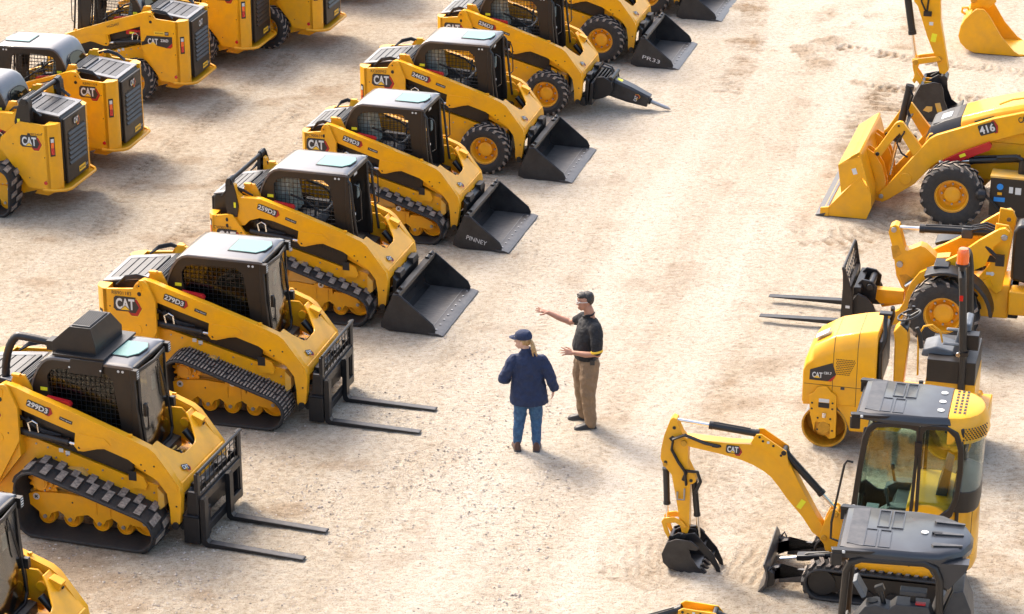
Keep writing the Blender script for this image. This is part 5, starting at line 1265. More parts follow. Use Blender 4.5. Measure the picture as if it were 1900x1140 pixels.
    b.lathe([(.02, -.09), (.075, -.08), (.095, -.02), (.095, .03), (.06, .07), (.01, .075)], (-.42, 1.10, .60), 'x', 20); b.cyl((-.50, 1.08, .58), (-.75, 1.02, .30), .022, n=8); b.build('mirror', root)
    b = B(YEL); b.box((-1.5, .7, .35), (.9, .3, .06)); b.build('step', root)
    b = B(CHAR)
    for x in (-1.75, -2.9):
        for s in (-1, 1): b.cyl((x, s*.6, 1.4), (x + .05, s*.6, 2.6), .04, n=10)
    b.box((-2.3, 0, 2.65), (1.6, 1.4, .10)); b.build('canopy', root, bevel=.02)
    b = B(SEAT); b.box((-2.4, 0, 1.6), (.5, .5, .15)); b.box((-2.6, 0, 1.9), (.14, .5, .5)); b.build('operator_seat', root, bevel=.03)
backhoe()

def compact_loader():
    root = thing('wheel_loader', 'yellow compact wheel loader with black pallet forks low over the dirt', 'loader', (6.152, 33.846, 0), 165)
    for s in (-1, 1): tyre_wheel(root, .0, s*.64, s, R=.50, W=.34, rim=.265, lug=16, hub=.12, name='front_wheel')
    for s in (-1, 1): tyre_wheel(root, -1.95, s*.64, s, R=.50, W=.34, rim=.265, lug=16, hub=.12, name='rear_wheel')
    b = B(YEL)
    for s in (-1, 1):
        arm = [(.985, .25), (1.01, .16), (.965, .085), (.86, .11), (.663, .165), (.60, .24), (.50, .45), (.43, .62), (.374, .734), (.25, .80), (-.30, 1.05), (-.50, 1.16), (-.60, 1.45), (-.775, 1.62), (-.80, 1.68), (-.74, 1.73), (-.66, 1.71), (-.40, 1.52), (-.121, 1.278), (.388, .965), (.50, .80), (.548, .66), (.58, .50), (.64, .38), (.75, .31)]
        b = B(YEL); b.prism(arm, s*.36, s*.44); b.m(STEEL).cyl((.965, s*.33, .165), (.965, s*.47, .165), .038, n=12); b.m(BLK).cyl((.40, s*.44, .72), (.40, s*.446, .72), .015, n=8)
        b.build('loader_arm', root, bevel=.014)
        b = B(YEL); b.prism([(-.60, 1.76), (-.78, 1.74), (-.84, 1.62), (-.80, 1.30), (-.75, .78), (-.68, .72), (-.45, .88), (-.42, .95), (-.55, 1.15), (-.58, 1.40)], s*.30, s*.345)
        b.m(STEEL).cyl((-.735, s*.30, 1.60), (-.735, s*.46, 1.60), .045, n=14); b.m(BLK).box((-.62, s*.446, 1.22), (.16, .003, .10)) if False else None
        b.build('loader_tower', root, bevel=.012)
    b = B(BLK); b.box((-.60, .347, 1.24), (.16, .004, .10)); b.m(WHT).cyl((-.60, .348, 1.02), (-.60, .353, 1.02), .03, n=12); b.box((-.56, .348, 1.02), (.08, .004, .04))
    b.m(YEL).box((-.52, .36, .86), (.16, .02, .13), Matrix.Rotation(radians(30), 3, 'Y')); b.build('label_plate', root)
    b = B(YEL)
    b.prism([(.885, 1.40), (.865, 1.48), (.80, 1.52), (.745, 1.50), (.72, 1.42), (.64, 1.16), (.60, 1.15), (.43, 1.24), (.36, 1.22), (.20, 1.085), (.02, 1.115), (-.05, 1.0), (.29, .80), (.58, .53), (.66, .60), (.74, .76), (.81, 1.155)], -.10, .10)
    b.m(STEEL).cyl((.81, -.13, 1.45), (.81, .13, 1.45), .038, n=14); b.cyl((.70, -.13, .945), (.70, .13, .945), .045, n=14)
    b.m(YELD).prism([(.60, .55), (.44, .70), (.60, .80), (.70, .78)], .101, .104); b.m(YELD).prism([(.84, 1.20), (.74, 1.22), (.68, 1.10), (.80, 1.0)], .101, .104)
    b.build('bell_crank', root, bevel=.014)
    piston(root, (-.70, 0, 1.50), (.82, 0, 1.45), .76, .055, .028, 'tilt_cylinder')
    b = B(SLAT).box((-.20, 0, 1.47), (.16, .15, .15)); b.build('sensor_cover', root, bevel=.02)
    b = B(YEL); b.prism([(.62, .52), (1.05, .52), (1.05, .40), (.95, .30), (.62, .34)], -.07, .07); b.build('link', root, bevel=.01)
    b = B(BLK)
    for k in range(2): b.tube([(.60 - .03*k, .14, .66 + .03*k), (.30, .18 + .03*k, .92), (.0, .20, 1.08), (-.25, .24, 1.20), (-.5, .26, 1.28)], .015, 7)
    for k in range(3): b.tube([(-.25, .10 - .08*k, 1.54), (-.45, .12 - .1*k, 1.60), (-.62, .14 - .1*k, 1.55), (-.72, .18 - .1*k, 1.36), (-.70, .2 - .1*k, 1.1)], .018, 7)
    b.tube([(-.45, .40, 1.48), (-.62, .46, 1.34), (-.72, .46, 1.25)], .028, 7); b.box((-.70, .46, 1.27), (.12, .05, .16))
    b.m(CHR).cyl((.60, .15, .64), (.46, .16, .76), .022, n=10); b.build('hose', root)
    b = B(BLK)
    fp = arc(-.02, .50, .66, 62, 175, 12); fi = arc(-.02, .50, .61, 62, 175, 12)
    b.prism(fp + fi[::-1], .50, .84); b.prism([(.18, 1.02), (.18, 1.18), (-.03, 1.18), (-.03, 1.10)], .34, .66)
    b.build('fender', root, bevel=.012); b = B(BLK)
    b.prism(fp + fi[::-1], -.84, -.50)
    b.build('fender', root, bevel=.012)
    b = B(YEL); b.prism([(.35, .35), (.35, .60), (-.30, .80), (-.85, .85), (-.85, .35)], -.30, .30); b.prism([(-.85, .45), (-.85, .80), (-2.6, .80), (-2.6, .45)], -.40, .40); b.prism([(-1.5, .80), (-1.5, 1.3), (-2.6, 1.35), (-2.7, .8)], -.45, .45)
    b.m(BLK).box((-.90, 0, .55), (.16, .3, .5)); b.box((.0, 0, .5), (.18, 1.0, .16)); b.build('chassis', root, bevel=.02)
    b = B(BLK); b.prism([(-.84, .90), (-.84, 1.60), (-.90, 1.72), (-1.1, 1.72), (-1.1, .85)], -.10, .22); b.build('instrument_console', root, bevel=.04)
    b = B(SEAT); b.box((-1.6, 0, 1.0), (.5, .5, .15)); b.box((-1.8, 0, 1.3), (.14, .5, .6)); b.build('operator_seat', root, bevel=.03)
    b = B(CHAR)
    for s in (-1, 1): b.tube([(-1.2, s*.42, .8), (-1.2, s*.42, 2.2), (-1.3, s*.42, 2.3), (-2.1, s*.42, 2.3), (-2.15, s*.42, .9)], .04, 8)
    b.box((-1.7, 0, 2.36), (1.2, 1.0, .06)); b.build('canopy', root, bevel=.01)
    # coupler and forks
    b = B(BLK)
    for s in (-1, 1):
        b.prism([(.90, .10), (.94, .28), (1.0, .42), (1.10, .53), (1.22, .58), (1.30, .46), (1.30, .08)], s*.42, s*.47)
        b.prism([(1.0, .42), (.98, .62), (1.06, .70), (1.20, .72), (1.30, .60), (1.2, .45)], s*.22, s*.26)
    b.box((1.24, 0, .60), (.10, .80, .10)); b.box((1.24, 0, .22), (.08, .80, .10)); b.cyl((1.08, -.3, .62), (1.08, .3, .62), .05, n=12)
    b.build('quick_coupler', root, bevel=.008)
    b = B(CHAR)
    for s in (-1, 1): b.prism([(1.43, .90), (1.445, .98), (1.40, .98), (1.28, .60), (1.26, .05), (1.42, .03), (1.42, .66)], s*.56, s*.60) if s > 0 else b.prism([(1.43, .90), (1.445, .98), (1.40, .98), (1.33, .60), (1.32, .05), (1.42, .03), (1.42, .66)], s*.56, s*.60)
    b.box((1.36, 0, .60), (.05, 1.16, .09)); b.box((1.36, 0, .12), (.05, 1.16, .09)); b.tube([(1.43, -.58, .98), (1.43, .58, .98)], .022, 8)
    for k in range(1, 10): b.box((1.405, -.58 + k*.116, .79), (.012, .012, .36), Matrix.Rotation(radians(8), 3, 'Y'))
    for k in range(2): b.box((1.39 + k*.012, 0, .72 + k*.12), (.012, 1.14, .012))
    b.m(WHT).box((1.34, .602, .42), (.06, .004, .04)); b.build('fork_carriage', root, bevel=.005)
    for y in (-.36, .42):
        b = B(BLK); b.prism([(1.39, .60), (1.44, .62), (1.45, .20), (1.47, .15), (2.60, .10), (2.61, .085), (1.42, .08), (1.39, .12)], y - .055, y + .055); b.build('fork_tine', root, bevel=.006)
compact_loader()

def roller():
    root = thing('tandem_roller', 'small yellow tandem roller with a steel drum, black rollbar and an orange beacon', 'roller', (4.098, 30.32, 0), 165)
    for x in (.02, -1.55):
        b = B(YELW); n = 48
        vs = [(x + r*cos(2*pi*i/n), y, .29 + r*sin(2*pi*i/n)) for r, y in ((.265, -.45), (.29, -.45), (.29, .45), (.265, .45), (.262, .20)) for i in range(n)]
        fs = [[k*n + i, k*n + (i+1) % n, (k+1)*n + (i+1) % n, (k+1)*n + i] for k in range(4) for i in range(n)]
        b.m(YELD).add(vs, fs[:n] + fs[2*n:]); b.m(STEEL).add(vs, fs[n:2*n])
        b.add([vs[n + i] for i in range(n)] + [vs[2*n + i] for i in range(n)], []) if False else None
        b.m(YELD).cyl((x, .15, .29), (x, .20, .29), .262, n=n); b.cyl((x, -.45, .29), (x, -.40, .29), .262, n=n)
        b.m(YEL).prism([(x + .16, .34), (x + .20, .42), (x + .12, .46), (x - .10, .20), (x - .13, .12), (x - .06, .10)], .38, .41)
        b.m(YELD).cyl((x, .20, .29), (x, .47, .29), .115, n=18); b.cyl((x, .47, .29), (x, .50, .29), .085, n=9)
        b.m(BLK).box((x, .45, .44), (.10, .08, .10))
        b.build('drum', root, bevel=.004)
    b = B(YEL)
    b.prism([(.225, .72), (.16, .765), (.13, .83), (.06, .855), (.0, .855), (-.05, .79), (-.12, .745), (-.135, .44), (-.135, .17), (-.06, .14), (-.06, .35), (.13, .36), (.14, .23), (.20, .46)], .462, .495)
    b.m(BLK)
    for x, z in ((.18, .62), (.18, .54), (-.08, .64), (-.08, .56), (.10, .42), (-.06, .42), (.1, .26), (-.09, .26)): b.cyl((x, .495, z), (x, .503, z), .014, n=8)
    b.m(BLK).box((.03, .497, .60), (.14, .006, .07)); b.m(WHT).box((.03, .497, .665), (.13, .006, .05)); b.m(CHR).cyl((.02, .50, .50), (.02, .50, .44), .03, n=8)
    b.build('drum_bracket', root, bevel=.008)
    # hood, lofted along x
    b = B(YEL)
    secs = []
    for x, zs, ze, zt, hwt in ((.32, .86, 1.02, 1.12, .34), (.28, .84, 1.12, 1.22, .37), (.20, .80, 1.18, 1.34, .385), (-.06, .80, 1.30, 1.50, .40), (-.36, .80, 1.40, 1.58, .40), (-.60, .80, 1.44, 1.62, .40)):
        secs.append([(x, y, z) for y, z in ((-.45, .60), (.45, .60), (.455, zs), (.455, ze), (hwt*.98, ze + (zt-ze)*.75), (hwt*.86, zt), (-hwt*.86, zt), (-hwt*.98, ze + (zt-ze)*.75), (-.455, ze), (-.455, zs))])
    b.loft(secs)
    b.prism([(.31, .56), (.32, .86), (-.60, .86), (-.60, .26), (-.30, .25), (-.26, .36), (-.16, .52), (-.10, .585)], -.44, .44)
    b.build('hood', root, bevel=.014)
    b = B(BLK)
    def seam(x, sec):
        b.loft([[(x + dx_, y*1.004, .60 + (z - .60)*1.003) for _, y, z in sec] for dx_ in (-.003, .003)])
    seam(-.06, secs[3]); seam(-.36, secs[4])
    b.box((-.15, .4535, .862), (.90, .006, .006))
    b.m(GRILL)
    for i in range(12):
        for k in range(9):
            x = -.10 - i*.02 - (k % 2)*.01; z = 1.03 + k*.025 
            if z < 1.24 + (-.1 - x)*.2 and x > -.36 + (1.24 - z)*.45: b.cyl((x, .452, z), (x, .458, z), .0075, n=6)
    b.m(BLK)
    for x, z in ((-.40, .70), (-.52, .70), (-.40, .55), (-.30, .78)): b.cyl((x, .44, z), (x, .446, z), .016, n=8)
    b.m(SLAT).box((-.19, .458, .84), (.05, .004, .035)); b.build('vent_mesh', root)
    b = B(); O = Vector((.08, .4565, 1.03)); U = Vector((-1, 0, 0)); V = Vector((0, 0, 1))
    poly2(b, [(-.155, -.11), (-.15, .03), (.13, .145), (.18, -.01), (.12, -.11)], O, U, V, DBLK, .003); poly2(b, [(.08, -.11), (.18, -.01), (.16, -.06), (.12, -.11)], O, U, V, RED, .004)
    put_text(b, 'CAT', O + U*(-.055) + V*(-.035), U, V, .075, .13, WHT, .006, .035); poly2(b, [(-.10, -.075), (-.015, -.075), (-.057, -.04)], O, U, V, TYEL, .008)
    put_text(b, 'CB1.7', O + U*.075 + V*.0, U, V, .035, .10, WHT, .006, .03); b.build('badge', root, smooth=False)
    b = B(); O = Vector((.13, .12, 1.425)); Ux = Vector((-.85, 0, .52)).normalized(); Uy = Vector((0, 1, 0))
    poly2(b, [(-.09, -.11), (.09, -.11), (.09, .11), (-.09, .11)], O, Uy, Ux, DBLK, .006); poly2(b, [(-.075, -.095), (.075, -.095), (.075, .095), (-.075, .095)], O, Uy, Ux, WHT, .008); b.build('notice', root, smooth=False)
    b = B(BLK)
    b.tube([(-.64, .38, .95), (-.63, .39, 1.36), (-.68, .39, 1.52), (-.68, .36, 1.60), (-.66, .30, 1.72), (-.66, .28, 1.82)], .03, 8)
    b.tube([(-.64, -.38, .95), (-.63, -.39, 1.36), (-.68, -.39, 1.55), (-.68, -.30, 1.70)], .03, 8)
    b.prism([(-.61, .9), (-.61, 1.5), (-.66, 1.5), (-.66, .9)], -.40, .40)
    b.box((-.66, .27, 1.84), (.16, .10, .03)); b.build('hood_guard', root, bevel=.006)
    b = B(YEL)
    b.prism([(-.60, .30), (-.60, .60), (-1.0, .60), (-1.05, .55), (-2.0, .60), (-2.0, .30), (-1.85, .62), (-1.2, .62), (-.9, .30)], -.42, .42)
    b.prism([(-.80, .60), (-.78, 1.45), (-.76, 1.58), (-.84, 1.68), (-.93, 1.60), (-.95, 1.42), (-.90, .60)], -.02, .22)
    b.m(BLK).prism([(-.80, 1.62), (-.845, 1.69), (-.945, 1.615), (-.93, 1.56)], -.0, .20); b.build('steering_console', root, bevel=.015)
    b = B(BLK)
    ring = [Vector((-.93 + .145*cos(a)*.95, .08 + .17*sin(a), 1.77 - .05*cos(a))) for a in [2*pi*i/28 for i in range(28)]]
    b.tube(ring, .014, 7, closed=True)
    for a in (90, 210, 330): b.tube([(-.93, .08, 1.75), ring[int(a/360*28)]], .010, 6)
    b.cyl((-.90, .08, 1.64), (-.93, .08, 1.77), .025, n=10); b.cyl(ring[20], tuple(ring[20] + Vector((0, 0, .05))), .022, n=10); b.build('steering_wheel', root)
    b = B(YELW); b.box((-1.25, 0, .63), (.75, .84, .04)); b.m(WHT).box((-1.08, .3, .655), (.12, .12, .006)); b.build('platform', root, bevel=.006)
    b = B(SEATG)
    b.prism([(-1.12, 1.30), (-1.14, 1.39), (-1.30, 1.45), (-1.52, 1.40), (-1.52, 1.28)], -.16, .24)
    b.prism([(-1.50, 1.36), (-1.56, 1.70), (-1.64, 1.80), (-1.72, 1.78), (-1.68, 1.45), (-1.60, 1.34)], -.16, .24)
    for s in (-.20, .28): b.box((-1.50, s, 1.52), (.24, .05, .04))
    b.build('operator_seat', root, bevel=.03)
    b = B(CHAR); b.box((-1.52, .0, 1.20), (.60, .86, .30)); b.m(BLK).cyl((-1.16, .42, .95), (-1.16, .42, 1.04), .03, n=8); b.m(YEL).box((-1.52, 0, .86), (.62, .80, .40))
    b.m(YEL).tube([(-1.10, .30, 1.06), (-1.08, .30, 1.60), (-1.14, .28, 1.72), (-1.24, .26, 1.74), (-1.34, .24, 1.66), (-1.38, .24, 1.50)], .014, 7); b.m(YEL).cyl((-1.19, .40, .75), (-1.19, .40, .98), .04, n=8)
    b.m(BLK).tube([(-1.13, .34, 1.45), (-1.10, .34, 1.62), (-1.06, .34, 1.72)], .03, 7); b.box((-1.75, .30, 1.6), (.16, .16, .2)); b.build('seat_box', root, bevel=.02)
    b = B(CHAR)
    b.tube([(-1.66, .44, .62), (-1.66, .44, 1.35), (-1.60, .44, 2.30), (-1.58, .42, 2.46), (-1.56, .34, 2.54), (-1.56, -.34, 2.54), (-1.58, -.42, 2.46), (-1.60, -.44, 2.30), (-1.66, -.44, 1.35), (-1.66, -.44, .62)], .048, 8)
    b.box((-1.66, .44, 1.48), (.12, .12, .05)); b.m(CHR).cyl((-1.60, .50, 1.48), (-1.60, .53, 1.48), .03, n=8); b.m(REDL).box((-1.59, .491, 2.22), (.045, .006, .07)); b.build('rollbar', root)
    b = B(BLK); b.cyl((-1.57, .40, 2.55), (-1.57, .40, 2.62), .035, n=12); b.cyl((-1.57, .40, 2.62), (-1.57, .40, 2.65), .085, n=20)
    b.m(ORG).lathe([(.075, 0), (.075, .10), (.065, .17), (.055, .19), (.01, .195)], (-1.57, .40, 2.65), 'z', 20); b.build('beacon', root)
roller()

def big_bucket_arm():
    root = thing('excavator', 'yellow excavator stick and round black bucket reaching in from the top edge', 'excavator', (7.45, 43.68, 0), 166)
    b = B(YEL)
    b.prism([(.45, 2.08), (.40, 2.60), (.60, 3.2), (.45, 3.3), (.05, 3.2), (-.05, 2.60), (.0, 2.10), (-.03, 1.75), (-.20, .95), (-.22, .88), (-.15, .80), (-.07, .82), (.0, 1.05), (.18, 1.45), (.38, 2.0)], -.10, .10)
    b.m(YELD).cyl((-.04, -.13, 1.07), (-.04, .13, 1.07), .055, n=16); b.m(LBL).box((.07, .101, 1.45), (.09, .003, .15), Matrix.Rotation(radians(-8), 3, 'Y')); b.m(WHT).box((.13, .101, 1.70), (.07, .003, .06))
    b.build('stick', root, bevel=.015)
    b = B(YEL)
    b.prism([(4.2, .9), (3.2, 3.3), (2.2, 4.2), (1.2, 4.2), (.3, 3.35), (.35, 3.05), (1.4, 3.8), (2.1, 3.8), (2.9, 3.1), (3.8, .9)][::-1], -.12, .12); b.v = [(-x + .6, y, z) for x, y, z in b.v]; b.build('boom', root, bevel=.02)
    piston(root, (.66, 0, 2.60), (.37, 0, 1.03), .72, .065, .03)
    b = B(BLK)
    for k in (0, 1): b.tube([(.30 - k*.12, .12, 2.5), (.32 - k*.12, .13, 2.1), (.25 - k*.04, .13, 1.95), (.20, .12, 1.88)], .016, 7)
    b.box((.20, .12, 1.88), (.14, .06, .08)); b.build('hose', root)
    b = B(YEL)
    for s in (-1, 1):
        b.prism([(.42, 1.02), (.40, .94), (.0, 1.03), (-.09, 1.06), (-.03, 1.13), (.30, 1.07)], s*.11, s*.15)
        b.prism([(.42, 1.05), (.33, 1.06), (.28, .98), (.33, .84), (.20, .66), (.05, .66), (.12, .62), (.25, .58), (.32, .66), (.36, .60), (.40, .66), (.36, .74), (.40, .88)][::1], s*.10, s*.13)
    b.m(YELD).cyl((.36, -.17, 1.0), (.36, .17, 1.0), .05, n=14); b.build('bucket_link', root, bevel=.01)
    b = B(BUCK)
    sd = [(.22, .66), (.0, .72), (-.12, .70), (-.17, .60), (-.20, .40), (-.28, .22), (-.42, .12), (-.30, .06), (-.02, -.02), (.14, -.03), (.27, .04), (.34, .18), (.36, .32), (.30, .46), (.24, .56)]
    for s in (-1, 1): b.prism(sd, s*.34, s*.36)
    fl = [(-.50, .22), (-.42, .10), (-.30, .045), (-.02, -.035), (.14, -.04), (.28, .035), (.35, .18), (.37, .32), (.31, .47), (.22, .67), (.18, .65), (.27, .46), (.33, .32), (.31, .19), (.25, .07), (.13, .0), (-.02, .005), (-.38, .14), (-.48, .24)]
    b.prism(fl, -.34, .34)
    b.cyl((-.15, -.16, .72), (-.15, .16, .72), .07, n=16)
    for s in (-1, 1): b.prism([(.10, .70), (-.05, .80), (-.22, .74), (-.20, .62), (.0, .62)], s*.11, s*.14)
    b.m(YELW); b.prism([(.10, .28), (.16, .20), (.06, .17), (-.0, .20), (.0, .28)], .361, .363); b.prism([(-.04, .34), (-.13, .36), (-.18, .20), (-.09, .18)], .361, .363)
    b.build('bucket', root, bevel=.008)
big_bucket_arm()
def yellow_bucket():
    root = thing('loader_bucket', 'large yellow excavator bucket resting open on the dirt in the upper right corner', 'bucket', (8.825, 48.09, 0), 166)
    b = B(YEL)
    sd = [(.20, .32), (.16, .20), (.04, .08), (-.12, .015), (-.64, .005), (-1.03, .0), (-.86, .10), (-.60, .38), (-.355, .76), (-.245, .88), (-.10, .88), (.0, .78), (.10, .66), (.17, .52)]
    for s in (-1, 1): b.prism(sd, s*.50, s*.535)
    fl = [(-1.25, -.0), (-.64, .0), (-.12, .01), (.04, .075), (.165, .20), (.205, .32), (.175, .52), (.10, .67), (.0, .79), (-.04, .75), (.07, .64), (.135, .50), (.16, .33), (.13, .22), (.02, .12), (-.13, .06), (-.64, .05), (-1.25, .03)]
    b.prism(fl, -.50, .50)
    b.build('shell', root, bevel=.012)
    b = B(YEL); b.tube([(.13, .0, .62), (.20, .0, .66), (.19, .0, .74), (.10, .0, .75), (.06, .0, .70)], .025, 8); b.build('lifting_eye', root)
    for s in (-1, 1):
        b = B(YEL); b.prism([(.04, .72), (.02, .98), (-.10, 1.10), (-.40, 1.10), (-.45, .95), (-.30, .80), (-.20, .84), (-.02, .76)], s*.16, s*.20); b.m(YELD).cyl((-.02, s*.14, .96), (-.02, s*.22, .96), .06, n=16); b.build('hinge_ear', root, bevel=.01)
    for k in range(5):
        b = B(YELW); y = -.44 + k*.22; b.prism([(-1.15, .0), (-1.15, .07), (-1.42, .05), (-1.50, .01)], y - .05, y + .05); b.build('tooth', root, bevel=.01)
yellow_bucket()
# ---------------------------------------------------------------- people
SKIN = mat('skin', (.42, .20, .125), .5, noise=.12, nscale=20); SKINF = mat('skin_fair', (.55, .33, .24), .5)
HAIRD = mat('hair_dark', (.012, .009, .008), .5, noise=.5, nscale=60, dark=(.03, .025, .02)); BLOND = mat('hair_blond', (.50, .32, .14), .5, noise=.5, nscale=50, dark=(.25, .14, .05))
POLO = mat('polo_black', (.012, .012, .014), .8, noise=.3, nscale=30, bump=.8, bscale=10, bdist=.03); NAVY = mat('jacket_navy', (.010, .018, .050), .85, noise=.3, nscale=14, dark=(.016, .027, .07), bump=1., bscale=7, bdist=.035)
KHA = mat('trousers_khaki', (.235, .155, .09), .85, noise=.15, nscale=10, bump=1., bscale=7, bdist=.035); DEN = mat('denim_blue', (.045, .115, .215), .85, noise=.35, nscale=18, dark=(.022, .062, .135), bump=.9, bscale=9, bdist=.03)
SHOE = mat('shoe_dark', (.018, .017, .018), .5); BOOT = mat('boot_brown', (.075, .035, .022), .6); SOLE = mat('shoe_sole', (.05, .05, .05), .8)
def fuse(b, name, parent, vox, sm=6, fac=.5, fold=0., fscale=.07):
    o = b.build(name, parent)
    r = o.modifiers.new('remesh', 'REMESH'); r.mode = 'VOXEL'; r.voxel_size = vox; r.use_smooth_shade = True
    s = o.modifiers.new('smooth', 'SMOOTH'); s.iterations = sm; s.factor = fac
    if fold:
        tx = bpy.data.textures.new('folds', 'CLOUDS'); tx.noise_scale = fscale; tx.noise_depth = 2
        dm = o.modifiers.new('folds', 'DISPLACE'); dm.texture = tx; dm.texture_coords = 'LOCAL'; dm.strength = fold; dm.mid_level = .5
    return o
def ball(b, c, r, n=14):
    rx, ry, rz = r if isinstance(r, tuple) else (r, r, r); rows = []
    for i in range(1, n//2): 
        a = pi*i/(n//2); rows.append([(c[0] + rx*sin(a)*cos(2*pi*k/n), c[1] + ry*sin(a)*sin(2*pi*k/n), c[2] - rz*cos(a)) for k in range(n)])
    b.loft(rows)
def torso(b, rows, n=20, yaw=0.):     # rows: z, cx, cy, rx, ry
    ca, sa = cos(radians(yaw)), sin(radians(yaw))
    b.loft([[(cx + rx*cos(2*pi*k/n)*ca - ry*sin(2*pi*k/n)*sa, cy + rx*cos(2*pi*k/n)*sa + ry*sin(2*pi*k/n)*ca, z) for k in range(n)] for z, cx, cy, rx, ry in rows])
def limb(b, pts, rs, n=12):
    b.tube(pts, rs, n)
    for p, r in zip(pts, rs): ball(b, p, r*.98, 12)
def hand(b, wr, d, up, side, L=.18, curl=.5, spread=.1, thumb=1):
    """palm from wr along d; up = back of the hand; side = towards the thumb"""
    wr, d, up, side = Vector(wr), Vector(d).normalized(), Vector(up).normalized(), Vector(side).normalized()
    p1 = wr + d*L*.5
    b.loft([[c + side*(w*x) + up*(h*y) for x, y in ((-1, -.6), (-.6, -1), (.6, -1), (1, -.6), (1, .6), (.6, 1), (-.6, 1), (-1, .6))] for c, w, h in ((wr - d*.01, .026, .020), (wr + d*L*.2, .034, .015), (p1, .040, .013), (p1 + d*.008, .036, .010))])
    for i, (o, l) in enumerate(((.030, .072), (.010, .082), (-.011, .076), (-.030, .058))):
        q = p1 + side*o - d*.006; dd = (d + side*spread*(1.5 - i)).normalized(); P = [q]
        for k in range(3):
            dd = (dd - up*curl*(.25 + .2*k)).normalized(); P.append(P[-1] + dd*l*(.42, .33, .25)[k])
        b.tube(P, [.0095, .009, .0082, .0068], 8); ball(b, P[-1], .007, 8)
    q = wr + d*L*.14 + side*.028; t1 = (d*.6 + side*.8*thumb - up*.2).normalized(); t2 = (d*.9 + side*.35 - up*.3).normalized()
    P = [q, q + t1*.035, q + t1*.035 + t2*.028, q + t1*.035 + t2*.050]; b.tube(P, [.013, .0115, .010, .008], 8); ball(b, P[-1], .008, 8)
def head(b, c, f, s, R=.105):
    """c centre of the skull; f facing, s to the left"""
    c, f, s = Vector(c), Vector(f).normalized(), Vector(s).normalized(); u = Vector((0, 0, 1)); u = s.cross(f)*-1 if False else f.cross(s)
    def P(x, y, z): return c + f*x + s*y + u*z
    def bl(x, y, z, rx, ry, rz):
        n = 16; rows = []
        for i in range(1, 8):
            a = pi*i/8; rows.append([P(x + rx*sin(a)*cos(2*pi*k/n), y + ry*sin(a)*sin(2*pi*k/n), z - rz*cos(a)) for k in range(n)])
        b.loft(rows)
    bl(-.005, 0, .025, .098, .077, .092); bl(.028, 0, -.045, .066, .060, .072); bl(.055, 0, -.095, .030, .032, .026)
    bl(.040, 0, -.01, .058, .058, .05); bl(.088, 0, -.085, .014, .024, .012)
    b.loft([[P(x, y, z) for x, y, z in q] for q in ([(.085, -.011, .02), (.085, .011, .02), (.098, .006, .022), (.098, -.006, .022)], [(.088, -.018, -.035), (.088, .018, -.035), (.122, .008, -.032), (.122, -.008, -.032)])])
    bl(.096, 0, -.060, .010, .026, .006); bl(.094, 0, -.072, .011, .024, .007)
    for k in (-1, 1):
        bl(.082, k*.032, .030, .014, .024, .008); bl(-.005, k*.078, -.015, .016, .010, .032)
    return P
def face_bits(P, par, glasses=False):
    b = B(WHT); b.m(WHT)
    for k in (-1, 1): ball(b, tuple(P(.081, k*.031, .012)), .0125, 8)
    b.m(DBLK)
    for k in (-1, 1): ball(b, tuple(P(.0915, k*.031, .012)), .0052, 8)
    b.build('eyes', par)
    b = B(HAIRD)
    for k in (-1, 1): b.tube([P(.093, k*.014, .034), P(.092, k*.032, .040), P(.080, k*.050, .034)], .004, 5)
    b.build('eyebrow', par)
    if glasses:
        b = B(WHT)
        for k in (-1, 1):
            b.tube([P(.112, k*.006, .012), P(.110, k*.020, .026), P(.104, k*.050, .024), P(.101, k*.054, .008), P(.108, k*.034, -.008), P(.113, k*.012, -.004), P(.112, k*.006, .012)], .0035, 6)
            b.tube([P(.103, k*.054, .018), P(.05, k*.080, .016), P(-.01, k*.083, .008)], .0038, 6)
        b.build('safety_glasses', par)
def shoe(root, ax, ay, az, tx, ty, m, name='shoe', hi=.10):
    a = Vector((ax, ay, 0)); d = (Vector((tx, ty, 0)) - a).normalized(); L = (Vector((tx, ty, 0)) - a).length; s = Vector((-d.y, d.x, 0))
    b = B(m)
    rows = []
    for t, w, h in ((-.065, .030, .055), (-.045, .040, hi), (.03, .043, hi*.98), (.09, .046, .072), (.15, .050, .055), (L*.92, .044, .042), (L, .026, .030)):
        c = a + d*t; rows.append([c + s*(w*x) + Vector((0, 0, .008 + (h-.008)*z)) for x, z in ((-1, 0), (1, 0), (1.05, .35), (.8, .8), (.35, 1), (-.35, 1), (-.8, .8), (-1.05, .35))])
    b.loft(rows)
    sh = b.build(name, root, bevel=.008)
    b = B(SOLE); b.loft([[a + d*t + s*(w*x) + Vector((0, 0, z)) for x, z in ((-1, -.004), (1, -.004), (1, .02), (-1, .02))] for t, w in ((-.072, .034), (-.05, .046), (.03, .046), (.15, .055), (L*.93, .048), (L + .008, .028))]); b.build('sole', sh, bevel=.004)
